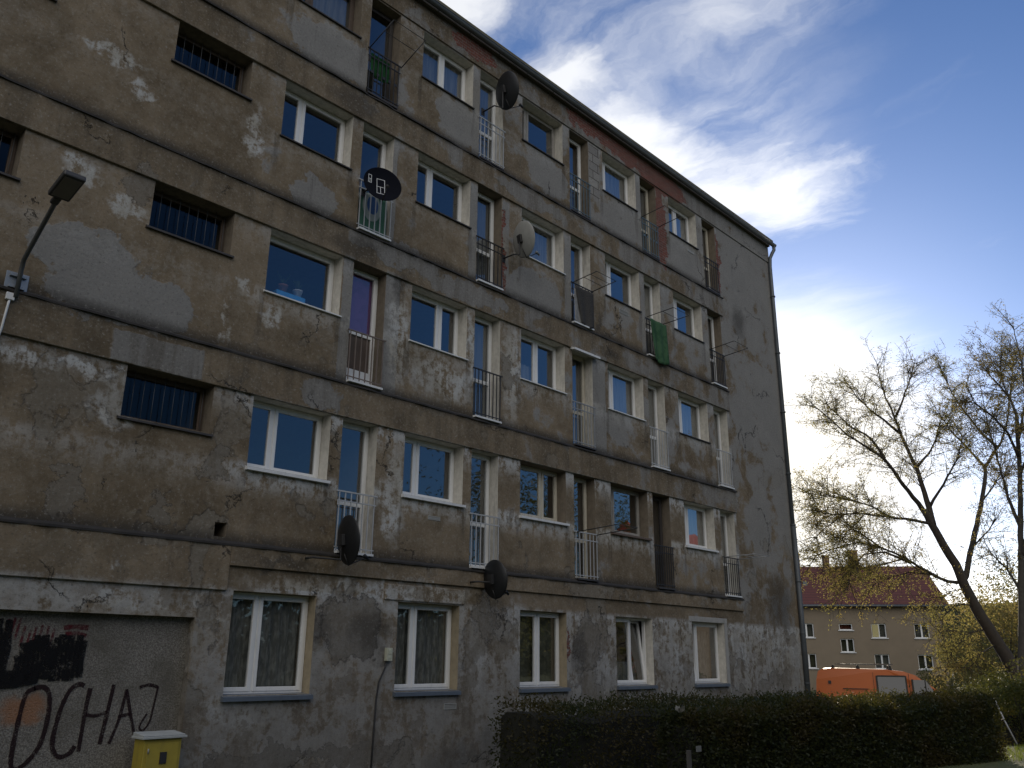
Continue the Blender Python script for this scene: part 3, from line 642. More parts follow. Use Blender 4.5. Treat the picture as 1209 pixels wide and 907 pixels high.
dp.tube([(XR - .06, -.078, 5.6), (XR - .06, -.078, -.6)], .075, 10, 1)
for z in (13.2, 11.2, 9.2, 7.2, 5.6, 3.9, 2.4, 1.0): dp.tube([(XR - .06, -.076, z - .02), (XR - .06, -.076, z + .02)], .082, 10, 1)
dp.build('downpipe', [ZINC, PIPE], BLD)

# graffiti on the infill
def ribbon(mb, pts, wd, y, m=0, taper=True):
    pts = [Vector((p[0], 0, p[1])) for p in pts]
    D = []
    for i in range(len(pts) - 1):
        p0, p1, p2, p3 = pts[max(i - 1, 0)], pts[i], pts[i + 1], pts[min(i + 2, len(pts) - 1)]
        for s in range(6):
            t = s / 6; D.append(.5 * ((2 * p1) + (p2 - p0) * t + (2 * p0 - 5 * p1 + 4 * p2 - p3) * t * t + (3 * p1 - p0 - 3 * p2 + p3) * t ** 3))
    D.append(pts[-1]); prev = None
    for i, p in enumerate(D):
        t = (D[min(i + 1, len(D) - 1)] - D[max(i - 1, 0)]).normalized(); n = Vector((-t.z, 0, t.x)); h = wd / 2 * random.uniform(.85, 1.12)
        a = mb.add((p.x + n.x * h, y, p.z + n.z * h)); b = mb.add((p.x - n.x * h, y, p.z - n.z * h))
        if prev: mb.fi((prev[0], prev[1], b, a), m)
        prev = (a, b)
def spray_mat(name, col, a=.9, thr=.42):
    m = bpy.data.materials.new(name); m.use_nodes = True; t = NT(m.node_tree); t.n.clear()
    o = t.node('ShaderNodeOutputMaterial'); p = t.node('ShaderNodeBsdfPrincipled'); p.inputs['Base Color'].default_value = (*col, 1); p.inputs['Roughness'].default_value = .8; p.inputs['Specular IOR Level'].default_value = .15
    tr = t.node('ShaderNodeBsdfTransparent'); P = t.node('ShaderNodeTexCoord').outputs['Object']
    f = t.ramp(t.math('ADD', t.math('MULTIPLY', t.noise(P, 60, 5, .7), .6), t.math('MULTIPLY', t.noise(P, 9, 5, .6), .4)), thr - .07, thr + .07, 0, a)
    mx = t.node('ShaderNodeMixShader'); t.put(mx.inputs[0], f); t.l.new(tr.outputs[0], mx.inputs[1]); t.l.new(p.outputs[0], mx.inputs[2]); t.l.new(mx.outputs[0], o.inputs[0]); return m
SPB = spray_mat('maroon_black_spray', (.020, .010, .012), .86, .42); SPK = spray_mat('black_spray', (.008, .008, .009), .97, .44); SPR = spray_mat('crimson_spray', (.10, .012, .020), .8, .48)
NY = NICHE[4]
gm = MB(); y0 = NY - .006
ribbon(gm, [(4.30, 1.20), (4.20, 1.13), (4.165, .85), (4.15, .50), (4.165, .32), (4.22, .27), (4.35, .36), (4.46, .55), (4.50, .85), (4.48, 1.10), (4.40, 1.21), (4.28, 1.20)], .058, y0)
ribbon(gm, [(4.89, 1.22), (4.82, 1.24), (4.72, 1.17), (4.64, .95), (4.60, .62), (4.63, .45), (4.72, .38), (4.83, .42), (4.88, .50)], .058, y0 - .001)
ribbon(gm, [(4.97, 1.19), (4.95, .95), (4.935, .43)], .058, y0); ribbon(gm, [(5.27, 1.23), (5.23, .85), (5.19, .50)], .058, y0); ribbon(gm, [(4.96, .87), (5.08, .85), (5.23, .89)], .044, y0 - .002)
ribbon(gm, [(5.45, 1.17), (5.40, .80), (5.31, .50)], .042, y0); ribbon(gm, [(5.45, 1.17), (5.53, .90), (5.63, .60)], .042, y0 - .001); ribbon(gm, [(5.38, .83), (5.55, .86)], .042, y0 - .002)
ribbon(gm, [(5.62, 1.19), (5.75, 1.22), (5.88, 1.19)], .042, y0); ribbon(gm, [(5.88, 1.20), (5.85, .95), (5.82, .75), (5.74, .64), (5.69, .70), (5.77, .85)], .028, y0 - .001)
for i in range(9):
    xx = 3.42 + i * .055; ribbon(gm, [(xx, 2.02 - random.uniform(0, .12)), (xx + .03, 1.6), (xx - .01, 1.32 - random.uniform(0, .12))], .085, NY - .010 - i * .0006, 1)
for i in range(9):
    xx = 4.02 + i * .05; zt = 1.62 + .22 * math.sin(i * .35); ribbon(gm, [(xx, zt + random.uniform(-.05, .05)), (xx + .02, 1.5), (xx, 1.30 + random.uniform(-.04, .03))], .085, NY - .010 - i * .0006, 1)
for i in range(7):
    xx = 4.47 + i * .055; ribbon(gm, [(xx, 1.80 + random.uniform(-.05, .06)), (xx - .01, 1.55), (xx, 1.31 + random.uniform(-.03, .03))], .09, NY - .010 - i * .0006, 1)
for i in range(4):
    ribbon(gm, [(3.4, 1.40 - i * .05), (3.9, 1.38 - i * .05), (4.3, 1.36 - i * .02)], .08, NY - .016 - i * .0005, 1)
for xx, zt in ((3.85, 2.02), (3.92, 2.04), (3.98, 2.03), (4.05, 1.94), (4.12, 1.9), (4.18, 1.93), (4.25, 1.96), (4.33, 1.95), (4.40, 1.92)): ribbon(gm, [(xx - .02, zt - .25), (xx + .01, zt)], .03, NY - .008, 2)
ribbon(gm, [(4.52, 1.93), (4.66, 1.95), (4.83, 1.94)], .06, NY - .007, 2); ribbon(gm, [(4.55, 1.86), (4.7, 1.87), (4.82, 1.84)], .05, NY - .0075, 2); ribbon(gm, [(4.80, 1.8), (4.74, 1.5)], .03, NY - .0072, 2)
tag(gm.build('graffiti', [SPB, SPK, SPR], BLD), 'dark maroon spray letters OCHAJ under a black scribble')

# ------------------------------------------------------------------ things fixed to the wall
# yellow gas cabinet
YEL = mat('yellow_cabinet_paint', (.33, .26, .035), .6, var=.15, dirt=.35); CONC = mat('concrete_cap', (.36, .38, .38), .8, var=.2, bump=.4, bscale=60, dirt=.2)
gb = empty('gas_cabinet', (5.82, -.15, -.45), 'yellow steel gas cabinet with grey cap below the graffiti', 'gas cabinet')
q = MB(); q.box(5.58, 6.09, -.29, -.002, -.5, .562); q.build('body', YEL, gb, .008)
q = MB(); q.box(5.62, 6.05, -.305, -.2905, -.36, .51); dr = q.build('door', YEL, gb, .004)
q = MB(); q.box(5.80, 5.89, -.318, -.3055, .26, .40); q.build('lock_plate', DARKM, dr)
q = MB(); q.box(5.53, 6.14, -.34, .0, .564, .595); q.box(5.55, 6.12, -.32, 0, .595, .64, fn=lambda x, y, z: (x, y, z - (.03 if y < -.2 and z > .61 else 0))); q.build('cap', CONC, gb, .006)
q = MB()
for z in (.42, .02): q.tube([(5.635, -.312, z - .03), (5.635, -.312, z + .03)], .009, 6)
q.build('hinge', GREYM, dr)
# wall lamp
LAMPG = mat('lamp_housing', (.05, .05, .052), .5, .2); wl = empty('wall_lamp', (3.18, 0, 6.2), 'flat grey LED lamp on a slanted arm fixed to the facade', 'lamp')
q = MB(); q.box(3.03, 3.31, -.02, 0, 6.16, 6.42); q.box(3.07, 3.27, -.06, -.02, 6.19, 6.23); q.box(3.07, 3.27, -.06, -.02, 6.35, 6.39); q.build('bracket', mat('galvanised_bracket', (.24, .27, .31), .45, .5), wl, .004)
q = MB(); q.tube([(3.17, -.10, 6.05), (3.17, -.11, 6.42), (3.15, -.22, 6.55), (3.10, -1.20, 6.97), (3.09, -1.32, 7.0)], .03, 10); q.build('arm', mat('arm_grey', (.10, .105, .11), .5, .3), wl)
q = MB(); ax = Vector((-.02, -1.32, 7.0)); 
q.T = Matrix.Translation((3.085, -1.26, 6.985)) @ Matrix.Rotation(R(-12), 4, 'X')
q.box(-.05, .05, -.10, .05, -.03, .03); q.box(-.13, .13, -.60, -.10, -.035, .045); q.T = q.T
hd = q.build('lamp_head', LAMPG, wl, .02)
q = MB(); q.T = Matrix.Translation((3.085, -1.26, 6.985)) @ Matrix.Rotation(R(-12), 4, 'X'); q.box(-.10, .10, -.56, -.15, -.041, -.0355); q.build('lens', mat('lamp_lens', (.14, .13, .12), .3), hd)
# junction box with conduit
jx = empty('junction_box', (3.11, 0, 6.05), 'small white cable box with white conduit below the wall lamp', 'cable box')
q = MB(); q.box(3.06, 3.165, -.05 - .05, -.05, 6.0, 6.10); q.build('box', SILLW, jx, .008)
q = MB(); q.tube([(3.11, -.075, 6.0), (3.105, -.075, 5.92), (3.09, -.06, 5.60), (3.08, -.03, 5.5), (3.07, -.03, -.4)], .016, 8); q.build('conduit', SILLW, jx)

# satellite dishes
def dish(cx, cz, off, rad, az, tilt, face, label, mount, marks=False, sx=.92):
    d = empty('satellite_dish', (mount[0], 0, mount[1]), label, 'satellite dish', 'satellite dishes on the facade')
    c = Vector((cx, -off, cz))
    dirv = Vector((math.sin(R(az)) * math.cos(R(tilt)), math.cos(R(az)) * math.cos(R(tilt)), math.sin(R(tilt))))
    xax = Vector((dirv.y, -dirv.x, 0)).normalized(); zax = xax.cross(dirv).normalized()
    T = Matrix.Identity(4)
    for i in range(3): T[i][0] = xax[i]; T[i][1] = dirv[i]; T[i][2] = zax[i]; T[i][3] = c[i]
    m = MB(); m.T = T; dep = rad * .20
    prof = [(rad * t, dep * (t * t - .35)) for t in (0.001, .25, .5, .75, .93, 1.0)] + [(rad * 1.012, dep * .66), (rad * 1.012, dep * .60)] + [(rad * t, dep * (t * t - .35) - .012) for t in (.97, .75, .5, .25, .001)]
    m.lathe(prof, 40, 0, 'y', True, sx=sx); ref = m.build('reflector', face, d)
    if marks:
        k = MB(); k.T = T
        def fr(x0, x1, z0, z1):
            for a, b, c_, e in ((x0, x1, z1 - .01, z1), (x0, x1, z0, z0 + .01), (x0, x0 + .01, z0, z1), (x1 - .01, x1, z0, z1), ((x0 + x1) / 2 - .005, (x0 + x1) / 2 + .005, z0, (z0 + z1) / 2), (x0, x1, (z0 + z1) / 2 - .005, (z0 + z1) / 2 + .005)):
                pts = []
                for (x, z) in ((a, c_), (b, c_), (b, e), (a, e)):
                    rr = math.hypot(x / sx, z) / rad; pts.append((x, dep * (rr * rr - .35) + .004, z))
                k.face(pts)
        fr(*marks[0]); k.build('painted_mark', SILLW, ref)
        k = MB(); k.T = T; fr(*marks[1]); k.build('painted_mark', SILLW, ref)
    a = MB(); mp = Vector((mount[0], 0, mount[1])); back = c - dirv * (dep * .5 + .03)
    a.box(mount[0] - .05, mount[0] + .05, -.012, .0, mount[1] - .09, mount[1] + .09)
    a.tube([mp, mp + Vector((0, -off * .8, 0)), mp + Vector((0, -off * .8, 0)) if False else Vector((back.x, back.y, mount[1])), back + Vector((0, 0, -.02))], .017, 8)
    a.build('mount_arm', DARKM, d)
    bk = MB(); bk.T = T; bk.box(-.06, .06, -dep * .35 - .07, -dep * .35 - .01, -.09, .09); bk.build('rear_bracket', DARKM, d, .006)
    l = MB(); l.T = T; tip = Vector((0, rad * .92, -rad * .72)); bot = Vector((0, dep * .55, -rad * .98))
    l.tube([Vector((0, -dep * .4, -rad * .55)), bot + Vector((0, -.01, -.015)), tip], .011, 6); l.build('feed_arm', DARKM, d)
    n = MB(); n.T = T; dv = (Vector((0, 0, 0)) - tip).normalized(); n.tube([tip - dv * .06, tip + dv * .01, tip + dv * .012, tip + dv * .05], [.024, .024, .034, .034], 10); n.build('receiver_head', GREYM if face is WDISH else DARKM, d)
    return d
BDISH = mat('black_dish_paint', (.010, .011, .013), .45, var=.2); WDISH = mat('pale_dish_paint', (.30, .30, .285), .5, var=.1, dirt=.25); NDISH = mat('navy_dish_paint', (.006, .007, .012), .9, var=.2, spec=.1)
dish(8.50, 3.42, .33, .40, 97, 6, BDISH, 'black satellite dish low on the facade above the first ground floor window', (7.95, 3.10))
dish(11.95, 3.03, .33, .36, 92, 6, BDISH, 'lowest black satellite dish, over the bare patch right of the second ground floor window', (11.62, 2.97))
dish(11.98, 13.85, .45, .43, 98, 14, BDISH, 'dark satellite dish in front of the top floor door below the gutter', (11.72, 13.35))
dish(12.62, 10.38, .40, .41, 100, 12, WDISH, 'pale cream satellite dish beside a third floor window', (12.45, 9.98))
dish(8.70, 9.98, .45, .365, 200, 8, NDISH, 'round navy satellite dish with white window drawings hung on a railing', (8.62, 9.98), marks=((-.06, .10, -.20, .14), (.20, .27, .0, .17)), sx=1.0)

# laundry racks
def rack(x0, x1, z, out, rise, label, skew=0.0, nbar=2, m=None, fl=0.0):
    m = m or DARKM
    r_ = empty('drying_rack', ((x0 + x1) / 2, -.05, z), label, 'drying rack', 'drying racks on the facade')
    for x in (x0, x1):
        q = MB(); q.tube([(x, -.045, z), (x + skew, -out, z + rise)], .011, 6); q.build('arm', m, r_)
    for i in range(nbar):
        q = MB()
        t = 1 - i / max(nbar, 1) * .8; q.tube([(x0 + skew * t - fl, -.045 - (out - .045) * t, z + rise * t), (x1 + skew * t + fl, -.045 - (out - .045) * t, z + rise * t)], .007, 5); q.build('rail', m, r_)
rack(8.50, 9.32, fz(4) + 1.06, .62, .42, 'thin rack rising from the top floor railing with the green cloth', .12, 2)
rack(17.85, 18.65, fz(4) + 1.08, .75, .10, 'dark metal rack on the top floor railing beside bare brick', .05, 1)
rack(14.80, 15.55, fz(3) + 1.06, .70, .12, 'thin rack above the grey rug on the third floor', .10, 3)
rack(17.88, 18.62, fz(3) + 1.10, .85, .06, 'rack holding the long green cloth on the third floor', .04, 2)
rack(21.08, 21.88, fz(3) + 1.06, .80, .08, 'dark rack on the rightmost third floor railing', .03, 2)
rack(14.85, 15.55, fz(1) + 1.06, 1.15, .06, 'long dark rack on the first floor railing left of the old grey window', .0, 1)
rack(21.12, 21.88, fz(1) + 1.06, .95, .02, 'thin grey rack on the first floor railing next to the end wall', .0, 2, GREYM)

# cloths
def drape(name, x0, x1, z1, z0, y, m, label, cat, fold=.03, k=3.0, slant=0.0, parent=None):
    q = MB(); nx, nz = 18, 16; G = []
    for j in range(nz + 1):
        t = j / nz; row = []
        for i in range(nx + 1):
            s = i / nx; x = x0 + (x1 - x0) * s + slant * t * (1 - s); z = z1 + (z0 - z1) * t + .03 * math.sin(s * 7 + 1) * t
            row.append(q.add((x, y - .012 - fold * (.3 + .7 * t) * (1 + math.sin(s * k * 2 * math.pi + t * .8)), z)))
        G.append(row)
    for j in range(nz):
        for i in range(nx): q.fi((G[j][i], G[j][i + 1], G[j + 1][i + 1], G[j + 1][i]), 0, True)
    o = q.build(name, m); sm = o.modifiers.new('thickness', 'SOLIDIFY'); sm.thickness = .006
    return tag(o, label, cat)
def flag_mat():
    m = bpy.data.materials.new('green_flag'); m.use_nodes = True; t = NT(m.node_tree); t.n.clear()
    p = t.node('ShaderNodeBsdfPrincipled'); o = t.node('ShaderNodeOutputMaterial'); t.l.new(p.outputs[0], o.inputs[0])
    P = t.node('ShaderNodeTexCoord').outputs['Object']
    e = t.ells(P, [((8.86, 0, 9.78), (.22, 0, .30))]); e2 = t.ells(P, [((8.88, 0, 9.82), (.13, 0, .19))])
    c = t.mix(t.noise(P, 4, 4, .6), (.035, .11, .075), (.055, .15, .095)); c = t.mix(t.ramp(e, 1.05, .95), c, (.30, .33, .30)); c = t.mix(t.ramp(e2, 1.05, .95), c, (.035, .09, .22))
    t.put(p.inputs['Base Color'], c); p.inputs['Roughness'].default_value = .9; return m
GREENC = cloth_mat('green_cloth', (.035, .085, .045), (.055, .115, .062), 4); DGREEN = cloth_mat('dark_green_cloth', (.012, .055, .018), (.02, .075, .028), 4)
drape('flag', 8.56, 9.22, fz(3) + .92, fz(3) + .08, .06, flag_mat(), 'green flag with a pale and blue centre behind the railing under the navy dish', 'flag', .012, 2)
drape('cloth', 8.58, 9.05, fz(4) + 1.02, fz(4) + .50, .02, DGREEN, 'dark green cloth on the top floor railing', 'cloth', .012, 2)
drape('towel', 17.92, 18.66, fz(3) + 1.06, fz(3) - .10, -.10, GREENC, 'long bright green cloth hanging from a third floor railing', 'towel', .035, 2.2, slant=.12)
drape('rug', 14.86, 15.56, fz(3) + 1.0, fz(3) + .05, -.05, cloth_mat('dark_rug', (.045, .043, .042), (.075, .072, .07), 60), 'dark grey rug hung over a third floor railing', 'rug', .02, 1.5, slant=.22)
drape('cloth', 14.84, 15.10, fz(3) + .92, fz(3) + .06, -.035, cloth_mat('grey_cloth', (.22, .22, .22), (.27, .27, .27), 9), 'light grey cloth beside the dark rug on the same railing', 'cloth', .01, 1)
# things on the inside of the single-pane window
wx = WL[0]; wz = fz(2) + SB
bx = MB(); bx.box(wx + .40, wx + .98, .315, .52, wz + .02, wz + .24); tag(bx.build('box', mat('blue_box', (.06, .36, .80), .5), None, .01), 'bright blue box inside the wide single-pane window', 'box')
pt = empty('flower_pot', (wx + .86, .45, wz + .22), 'white flower pot on the blue box behind the single-pane window', 'flower pot')
q = MB(); q.lathe([(.001, 0), (.06, 0), (.085, .11), (.09, .11), (.09, .13), (.075, .13), (.07, .10), (.001, .10)], 18, 0, 'z', c=(wx + .86, .40, wz + .243)); q.build('pot', SILLW, pt)
lv = MB(); rr = random.Random(3)
for i in range(26):
    a = rr.uniform(0, 6.28); l = rr.uniform(.08, .2); b_ = Vector((wx + .86, .40, wz + .35)); e = b_ + Vector((math.cos(a) * l * .6, math.sin(a) * l * .3, l)); s_ = Vector((math.sin(a), -math.cos(a), 0)) * .015
    lv.face([b_ - s_ * .4, b_ + s_ * .4, e + s_, e - s_])
lv.build('leaves', leaf_mat('pot_leaf', (.05, .10, .03), (.09, .14, .05)), pt)
pt = empty('flower_pot', (wx + .52, .42, wz), 'terracotta coloured pot with thin plant behind the single-pane window', 'flower pot')
q = MB(); q.lathe([(.001, 0), (.055, 0), (.08, .11), (.09, .11), (.09, .14), (.075, .14), (.07, .11), (.001, .11)], 18, 0, 'z', c=(wx + .56, .40, wz + .243)); q.build('pot', mat('terracotta', (.30, .13, .09), .8), pt)
lv = MB()
for i in range(22):
    a = rr.uniform(0, 6.28); l = rr.uniform(.08, .24); b_ = Vector((wx + .56, .40, wz + .37)); e = b_ + Vector((math.cos(a) * l * .6, math.sin(a) * l * .25, l)); s_ = Vector((math.sin(a), -math.cos(a), 0)) * .012
    lv.face([b_ - s_ * .4, b_ + s_ * .4, e + s_, e - s_])
lv.build('leaves', bpy.data.materials['pot_leaf'], pt)

# ------------------------------------------------------------------ vegetation helpers
def px(u, v, dep):
    d = CR * ((u - 604.5) / 1022.1) + CU * ((453.5 - v) / 1022.1) + CF
    fh = Vector((CF.x, CF.y)).normalized(); t = dep / (d.x * fh.x + d.y * fh.y); return EYE + d * t
VIEW = Vector((CF.x, CF.y, 0)).normalized(); SIDE = Vector((CR.x, CR.y, 0)).normalized()
def leaf(mb, p, n, l, wd, rr, m=0):
    a = Vector((rr.gauss(0, 1), rr.gauss(0, 1), rr.gauss(0, .8)));
    if a.length < 1e-3: a = Vector((1, 0, 0))
    a.normalize(); b = a.cross(Vector((rr.gauss(0, 1), rr.gauss(0, 1), rr.gauss(0, 1))))
    if b.length < 1e-3: b = a.cross(Vector((.2, .5, .9)))
    b.normalize()
    if n is not None: a = (a + n).normalized(); b = (b - a * b.dot(a)).normalized()
    i = len(mb.v); mb.v += [p, p + a * l * .5 + b * wd * .5, p + a * l, p + a * l * .5 - b * wd * .5]; mb.f.append([i, i + 1, i + 2, i + 3]); mb.m.append(m); mb.sm.append(False)
BARK = mat('willow_bark', (.055, .045, .036), .95, var=.3, scale=8, bump=.9, bscale=18)
BARK2 = mat('grey_bark', (.06, .054, .047), .95, var=.3, scale=8, bump=.8, bscale=18)
LYEL = leaf_mat('autumn_willow_leaf', (.40, .34, .10), (.24, .23, .08), (.32, .24, .09), .74)
LBRN = leaf_mat('brown_autumn_leaf', (.32, .225, .09), (.20, .165, .07), (.26, .22, .08), .68)
LOLV = leaf_mat('olive_leaf', (.09, .10, .025), (.055, .07, .02), (.13, .11, .025), .5)
LGRN = leaf_mat('green_leaf', (.05, .075, .02), (.035, .05, .017), (.075, .08, .02), .45)
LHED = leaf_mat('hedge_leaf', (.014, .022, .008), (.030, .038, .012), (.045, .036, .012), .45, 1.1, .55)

def grow_tree(name, base, limbs, label, dep, seed, mats, leafn, leafl, base_r, group=None, dens=1.0, twig=1.0):
    """limbs: list of (pixel polyline, r_start px, r_end px, depth slope, leaf factor) – each limb gets its own depth"""
    rr = random.Random(seed); tr = empty(name, tuple(base), label, 'tree', group); wood = MB(); lf = MB(); s = dep / 1000.0
    done = []
    for li, (pts, r0, r1, sl, lfac) in enumerate(limbs):
        # start depth offset: that of the nearest earlier limb
        off0 = 0.0
        if done:
            best = min(((Vector(q[0]) - Vector(pts[0])).length, q[1]) for d in done for q in d); off0 = best[1] if best[0] < 14 else 0.0
        P = []; acc = 0; lst = []
        dense = []
        for a, b in zip(pts, pts[1:]):
            n = max(2, int(math.hypot(b[0] - a[0], b[1] - a[1]) / 9))
            dense += [(a[0] + (b[0] - a[0]) * i / n, a[1] + (b[1] - a[1]) * i / n) for i in range(n)]
        dense.append(pts[-1])
        for i, p in enumerate(dense):
            if i: acc += math.hypot(p[0] - dense[i - 1][0], p[1] - dense[i - 1][1])
            o = off0 + sl * acc * s; P.append(px(p[0] + rr.uniform(-.6, .6), p[1] + rr.uniform(-.6, .6), dep + o)); lst.append((p, o))
        done.append(lst); n = len(P)
        rad = [max((r0 + (r1 - r0) * (i / (n - 1)) ** .7) * s * .84, .011) for i in range(n)]
        wood.tube(P, rad, 8 if r0 > 3 else 6)
        if lfac <= 0: continue
        # side shoots
        L = sum((P[i + 1] - P[i]).length for i in range(n - 1)); cnt = int(L * 3.2 * twig)
        for c in range(cnt):
            t = rr.uniform(.12, 1) ** .75; i = min(int(t * (n - 1)), n - 2); b = P[i].lerp(P[i + 1], rr.random()); dr = (P[i + 1] - P[i]).normalized()
            v = Vector((rr.gauss(0, 1), rr.gauss(0, 1), rr.gauss(.35, .8))).normalized(); v = (dr * .75 + v * .85).normalized()
            ln = rr.uniform(.5, 2.3) * (1.15 - .45 * t); pts2 = [b]; d2 = v.copy()
            for k in range(5):
                d2 = (d2 + Vector((rr.gauss(0, .10), rr.gauss(0, .10), rr.gauss(-.035, .09)))).normalized(); pts2.append(pts2[-1] + d2 * ln / 5)
            wood.tube(pts2, [.016, .014, .011, .009, .007, .005], 3, cap=False)
            for k in range(1, 6):
                for tw in range(2):
                    b2 = pts2[k]; v2 = (d2 * .6 + Vector((rr.gauss(0, 1), rr.gauss(0, 1), rr.gauss(.1, .8))).normalized()).normalized(); l2 = rr.uniform(.2, .6); e2 = b2 + v2 * l2
                    wood.tube([b2, b2 + v2 * l2 * .5 + Vector((0, 0, .02)), e2], [.006, .005, .004], 3, cap=False)
                    for q in range(int(leafn * lfac * rr.uniform(.3, 1.7))):
                        leaf(lf, b2.lerp(e2, rr.random()) + Vector((rr.gauss(0, .05), rr.gauss(0, .05), rr.gauss(-.02, .05))), v2 * .5 + Vector((0, 0, -.35)), leafl * rr.uniform(.6, 1.3), leafl * .36, rr)
    wood.build('trunk', mats[0], tr); lf.build('crown', mats[1], tr); return tr

T1 = [([(1203, 806), (1202, 797), (1182, 766), (1159, 729), (1139, 692), (1128, 666), (1113, 643), (1099, 617), (1090, 602)], 11.0, 4.6, 0.0, 0),
      ([(1090, 602), (1066, 572), (1044, 541), (1020, 526), (1000, 513), (975, 490), (958, 477)], 3.6, .5, -.35, 1.0),
      ([(1044, 541), (1035, 526), (1022, 513), (1003, 503), (988, 489), (974, 476)], 2.4, .6, .4, 1.0),
      ([(1101, 620), (1097, 600), (1088, 572), (1082, 552), (1068, 523), (1057, 494), (1046, 470), (1040, 453), (1036, 430)], 5.0, .6, .25, .8),
      ([(1062, 511), (1044, 496), (1027, 484), (1012, 470), (1001, 453)], 2.2, .5, -.5, 1.2),
      ([(1058, 492), (1066, 472), (1075, 446), (1081, 425)], 2.0, .5, .45, .45),
      ([(1084, 550), (1097, 535), (1105, 518), (1110, 500)], 2.2, .6, .5, 1.1),
      ([(1097, 600), (1114, 572), (1131, 540), (1137, 514)], 2.4, .6, -.4, 1.0),
      ([(1136, 690), (1141, 680), (1145, 655), (1151, 629), (1159, 592), (1164, 560), (1163, 552)], 4.2, 2.6, .35, 0),
      ([(1163, 552), (1173, 535), (1182, 523), (1190, 496), (1192, 470), (1196, 430), (1192, 396)], 2.5, .4, .2, .9),
      ([(1163, 552), (1143, 530), (1124, 511), (1109, 488)], 2.4, .6, -.45, 1.1),
      ([(1178, 528), (1156, 509), (1141, 489), (1124, 465), (1109, 432)], 2.3, .5, .4, 1.3),
      ([(1130, 688), (1119, 686), (1102, 679), (1068, 659), (1039, 646), (1013, 629), (990, 612)], 2.6, .6, -.4, 1.2),
      ([(1099, 618), (1070, 613), (1039, 609), (1007, 606), (984, 608), (957, 602)], 2.4, .5, -.55, 1.5),
      ([(1075, 665), (1045, 652), (1020, 655), (1005, 672), (1000, 700)], 1.8, .5, -.6, 1.3),
      ([(1050, 610), (1025, 596), (1000, 590), (975, 585), (950, 582)], 1.6, .4, -.3, 1.6),
      ([(1039, 646), (1015, 640), (990, 646), (965, 655), (955, 668)], 1.5, .4, .3, 1.3),
      ([(1068, 659), (1040, 668), (1010, 672), (985, 668)], 1.3, .4, -.4, 1.3), ([(1102, 679), (1075, 676), (1050, 682), (1030, 690)], 1.3, .4, .3, 1.2), ([(1000, 606), (975, 622), (958, 640)], 1.1, .4, -.3, 1.2), ([(1020, 609), (1000, 628), (985, 652)], 1.0, .4, .4, 1.1),
      ([(1150, 716), (1130, 712), (1113, 728), (1112, 750)], 1.2, .4, -.3, 1.3), ([(1166, 742), (1142, 748), (1124, 768), (1122, 788)], 1.2, .4, .2, 1.5), ([(1178, 758), (1158, 772), (1142, 792)], 1.1, .4, -.3, 1.8), ([(1140, 695), (1122, 698), (1110, 708)], 1.0, .4, .3, 1.5),
      ([(1159, 592), (1172, 575), (1180, 560)], 1.6, .5, .6, .8),
      ([(1143, 660), (1150, 645), (1168, 625), (1176, 612)], 1.8, .5, -.5, .8)]
b1 = px(1203, 806, 33); b1.z = gz(b1.x, b1.y)
T1[0][0].insert(0, (1207, 828))
grow_tree('willow_tree', b1, T1, 'leaning bare-limbed willow with sparse yellow leaves between the house and the right edge', 33, 11, (BARK, LYEL), 7.5, .080, .4, twig=2.5)
T2 = [([(1211, 830), (1208, 800), (1206, 700), (1205, 600), (1203, 530), (1200, 490)], 6.5, 2.6, 0.0, 0),
      ([(1200, 490), (1192, 470), (1185, 455), (1180, 430)], 2.2, .5, .4, 1.5), ([(1203, 540), (1190, 510), (1172, 492), (1150, 475), (1140, 455)], 2.6, .6, -.3, 1.7),
      ([(1202, 520), (1212, 470), (1206, 425), (1196, 385)], 2.4, .5, .2, .8), ([(1206, 625), (1190, 587), (1178, 542), (1168, 510), (1160, 470)], 3.0, .6, .35, 1.5),
      ([(1206, 660), (1220, 600), (1228, 540), (1222, 470)], 3.0, .6, -.3, 1.2), ([(1206, 700), (1188, 670), (1172, 655), (1162, 640)], 2.2, .5, .4, 1.0),
      ([(1204, 560), (1222, 520), (1235, 470)], 2.4, .5, -.4, 1.3), ([(1192, 470), (1175, 450), (1165, 440)], 1.6, .4, -.2, 1.8)]
b2 = px(1211, 830, 29); b2.z = gz(b2.x, b2.y)
grow_tree('willow_tree', b2, T2, 'tall upright tree with brown autumn leaves cut by the right edge', 29, 23, (BARK2, LBRN), 8.0, .08, .3, twig=2.1)

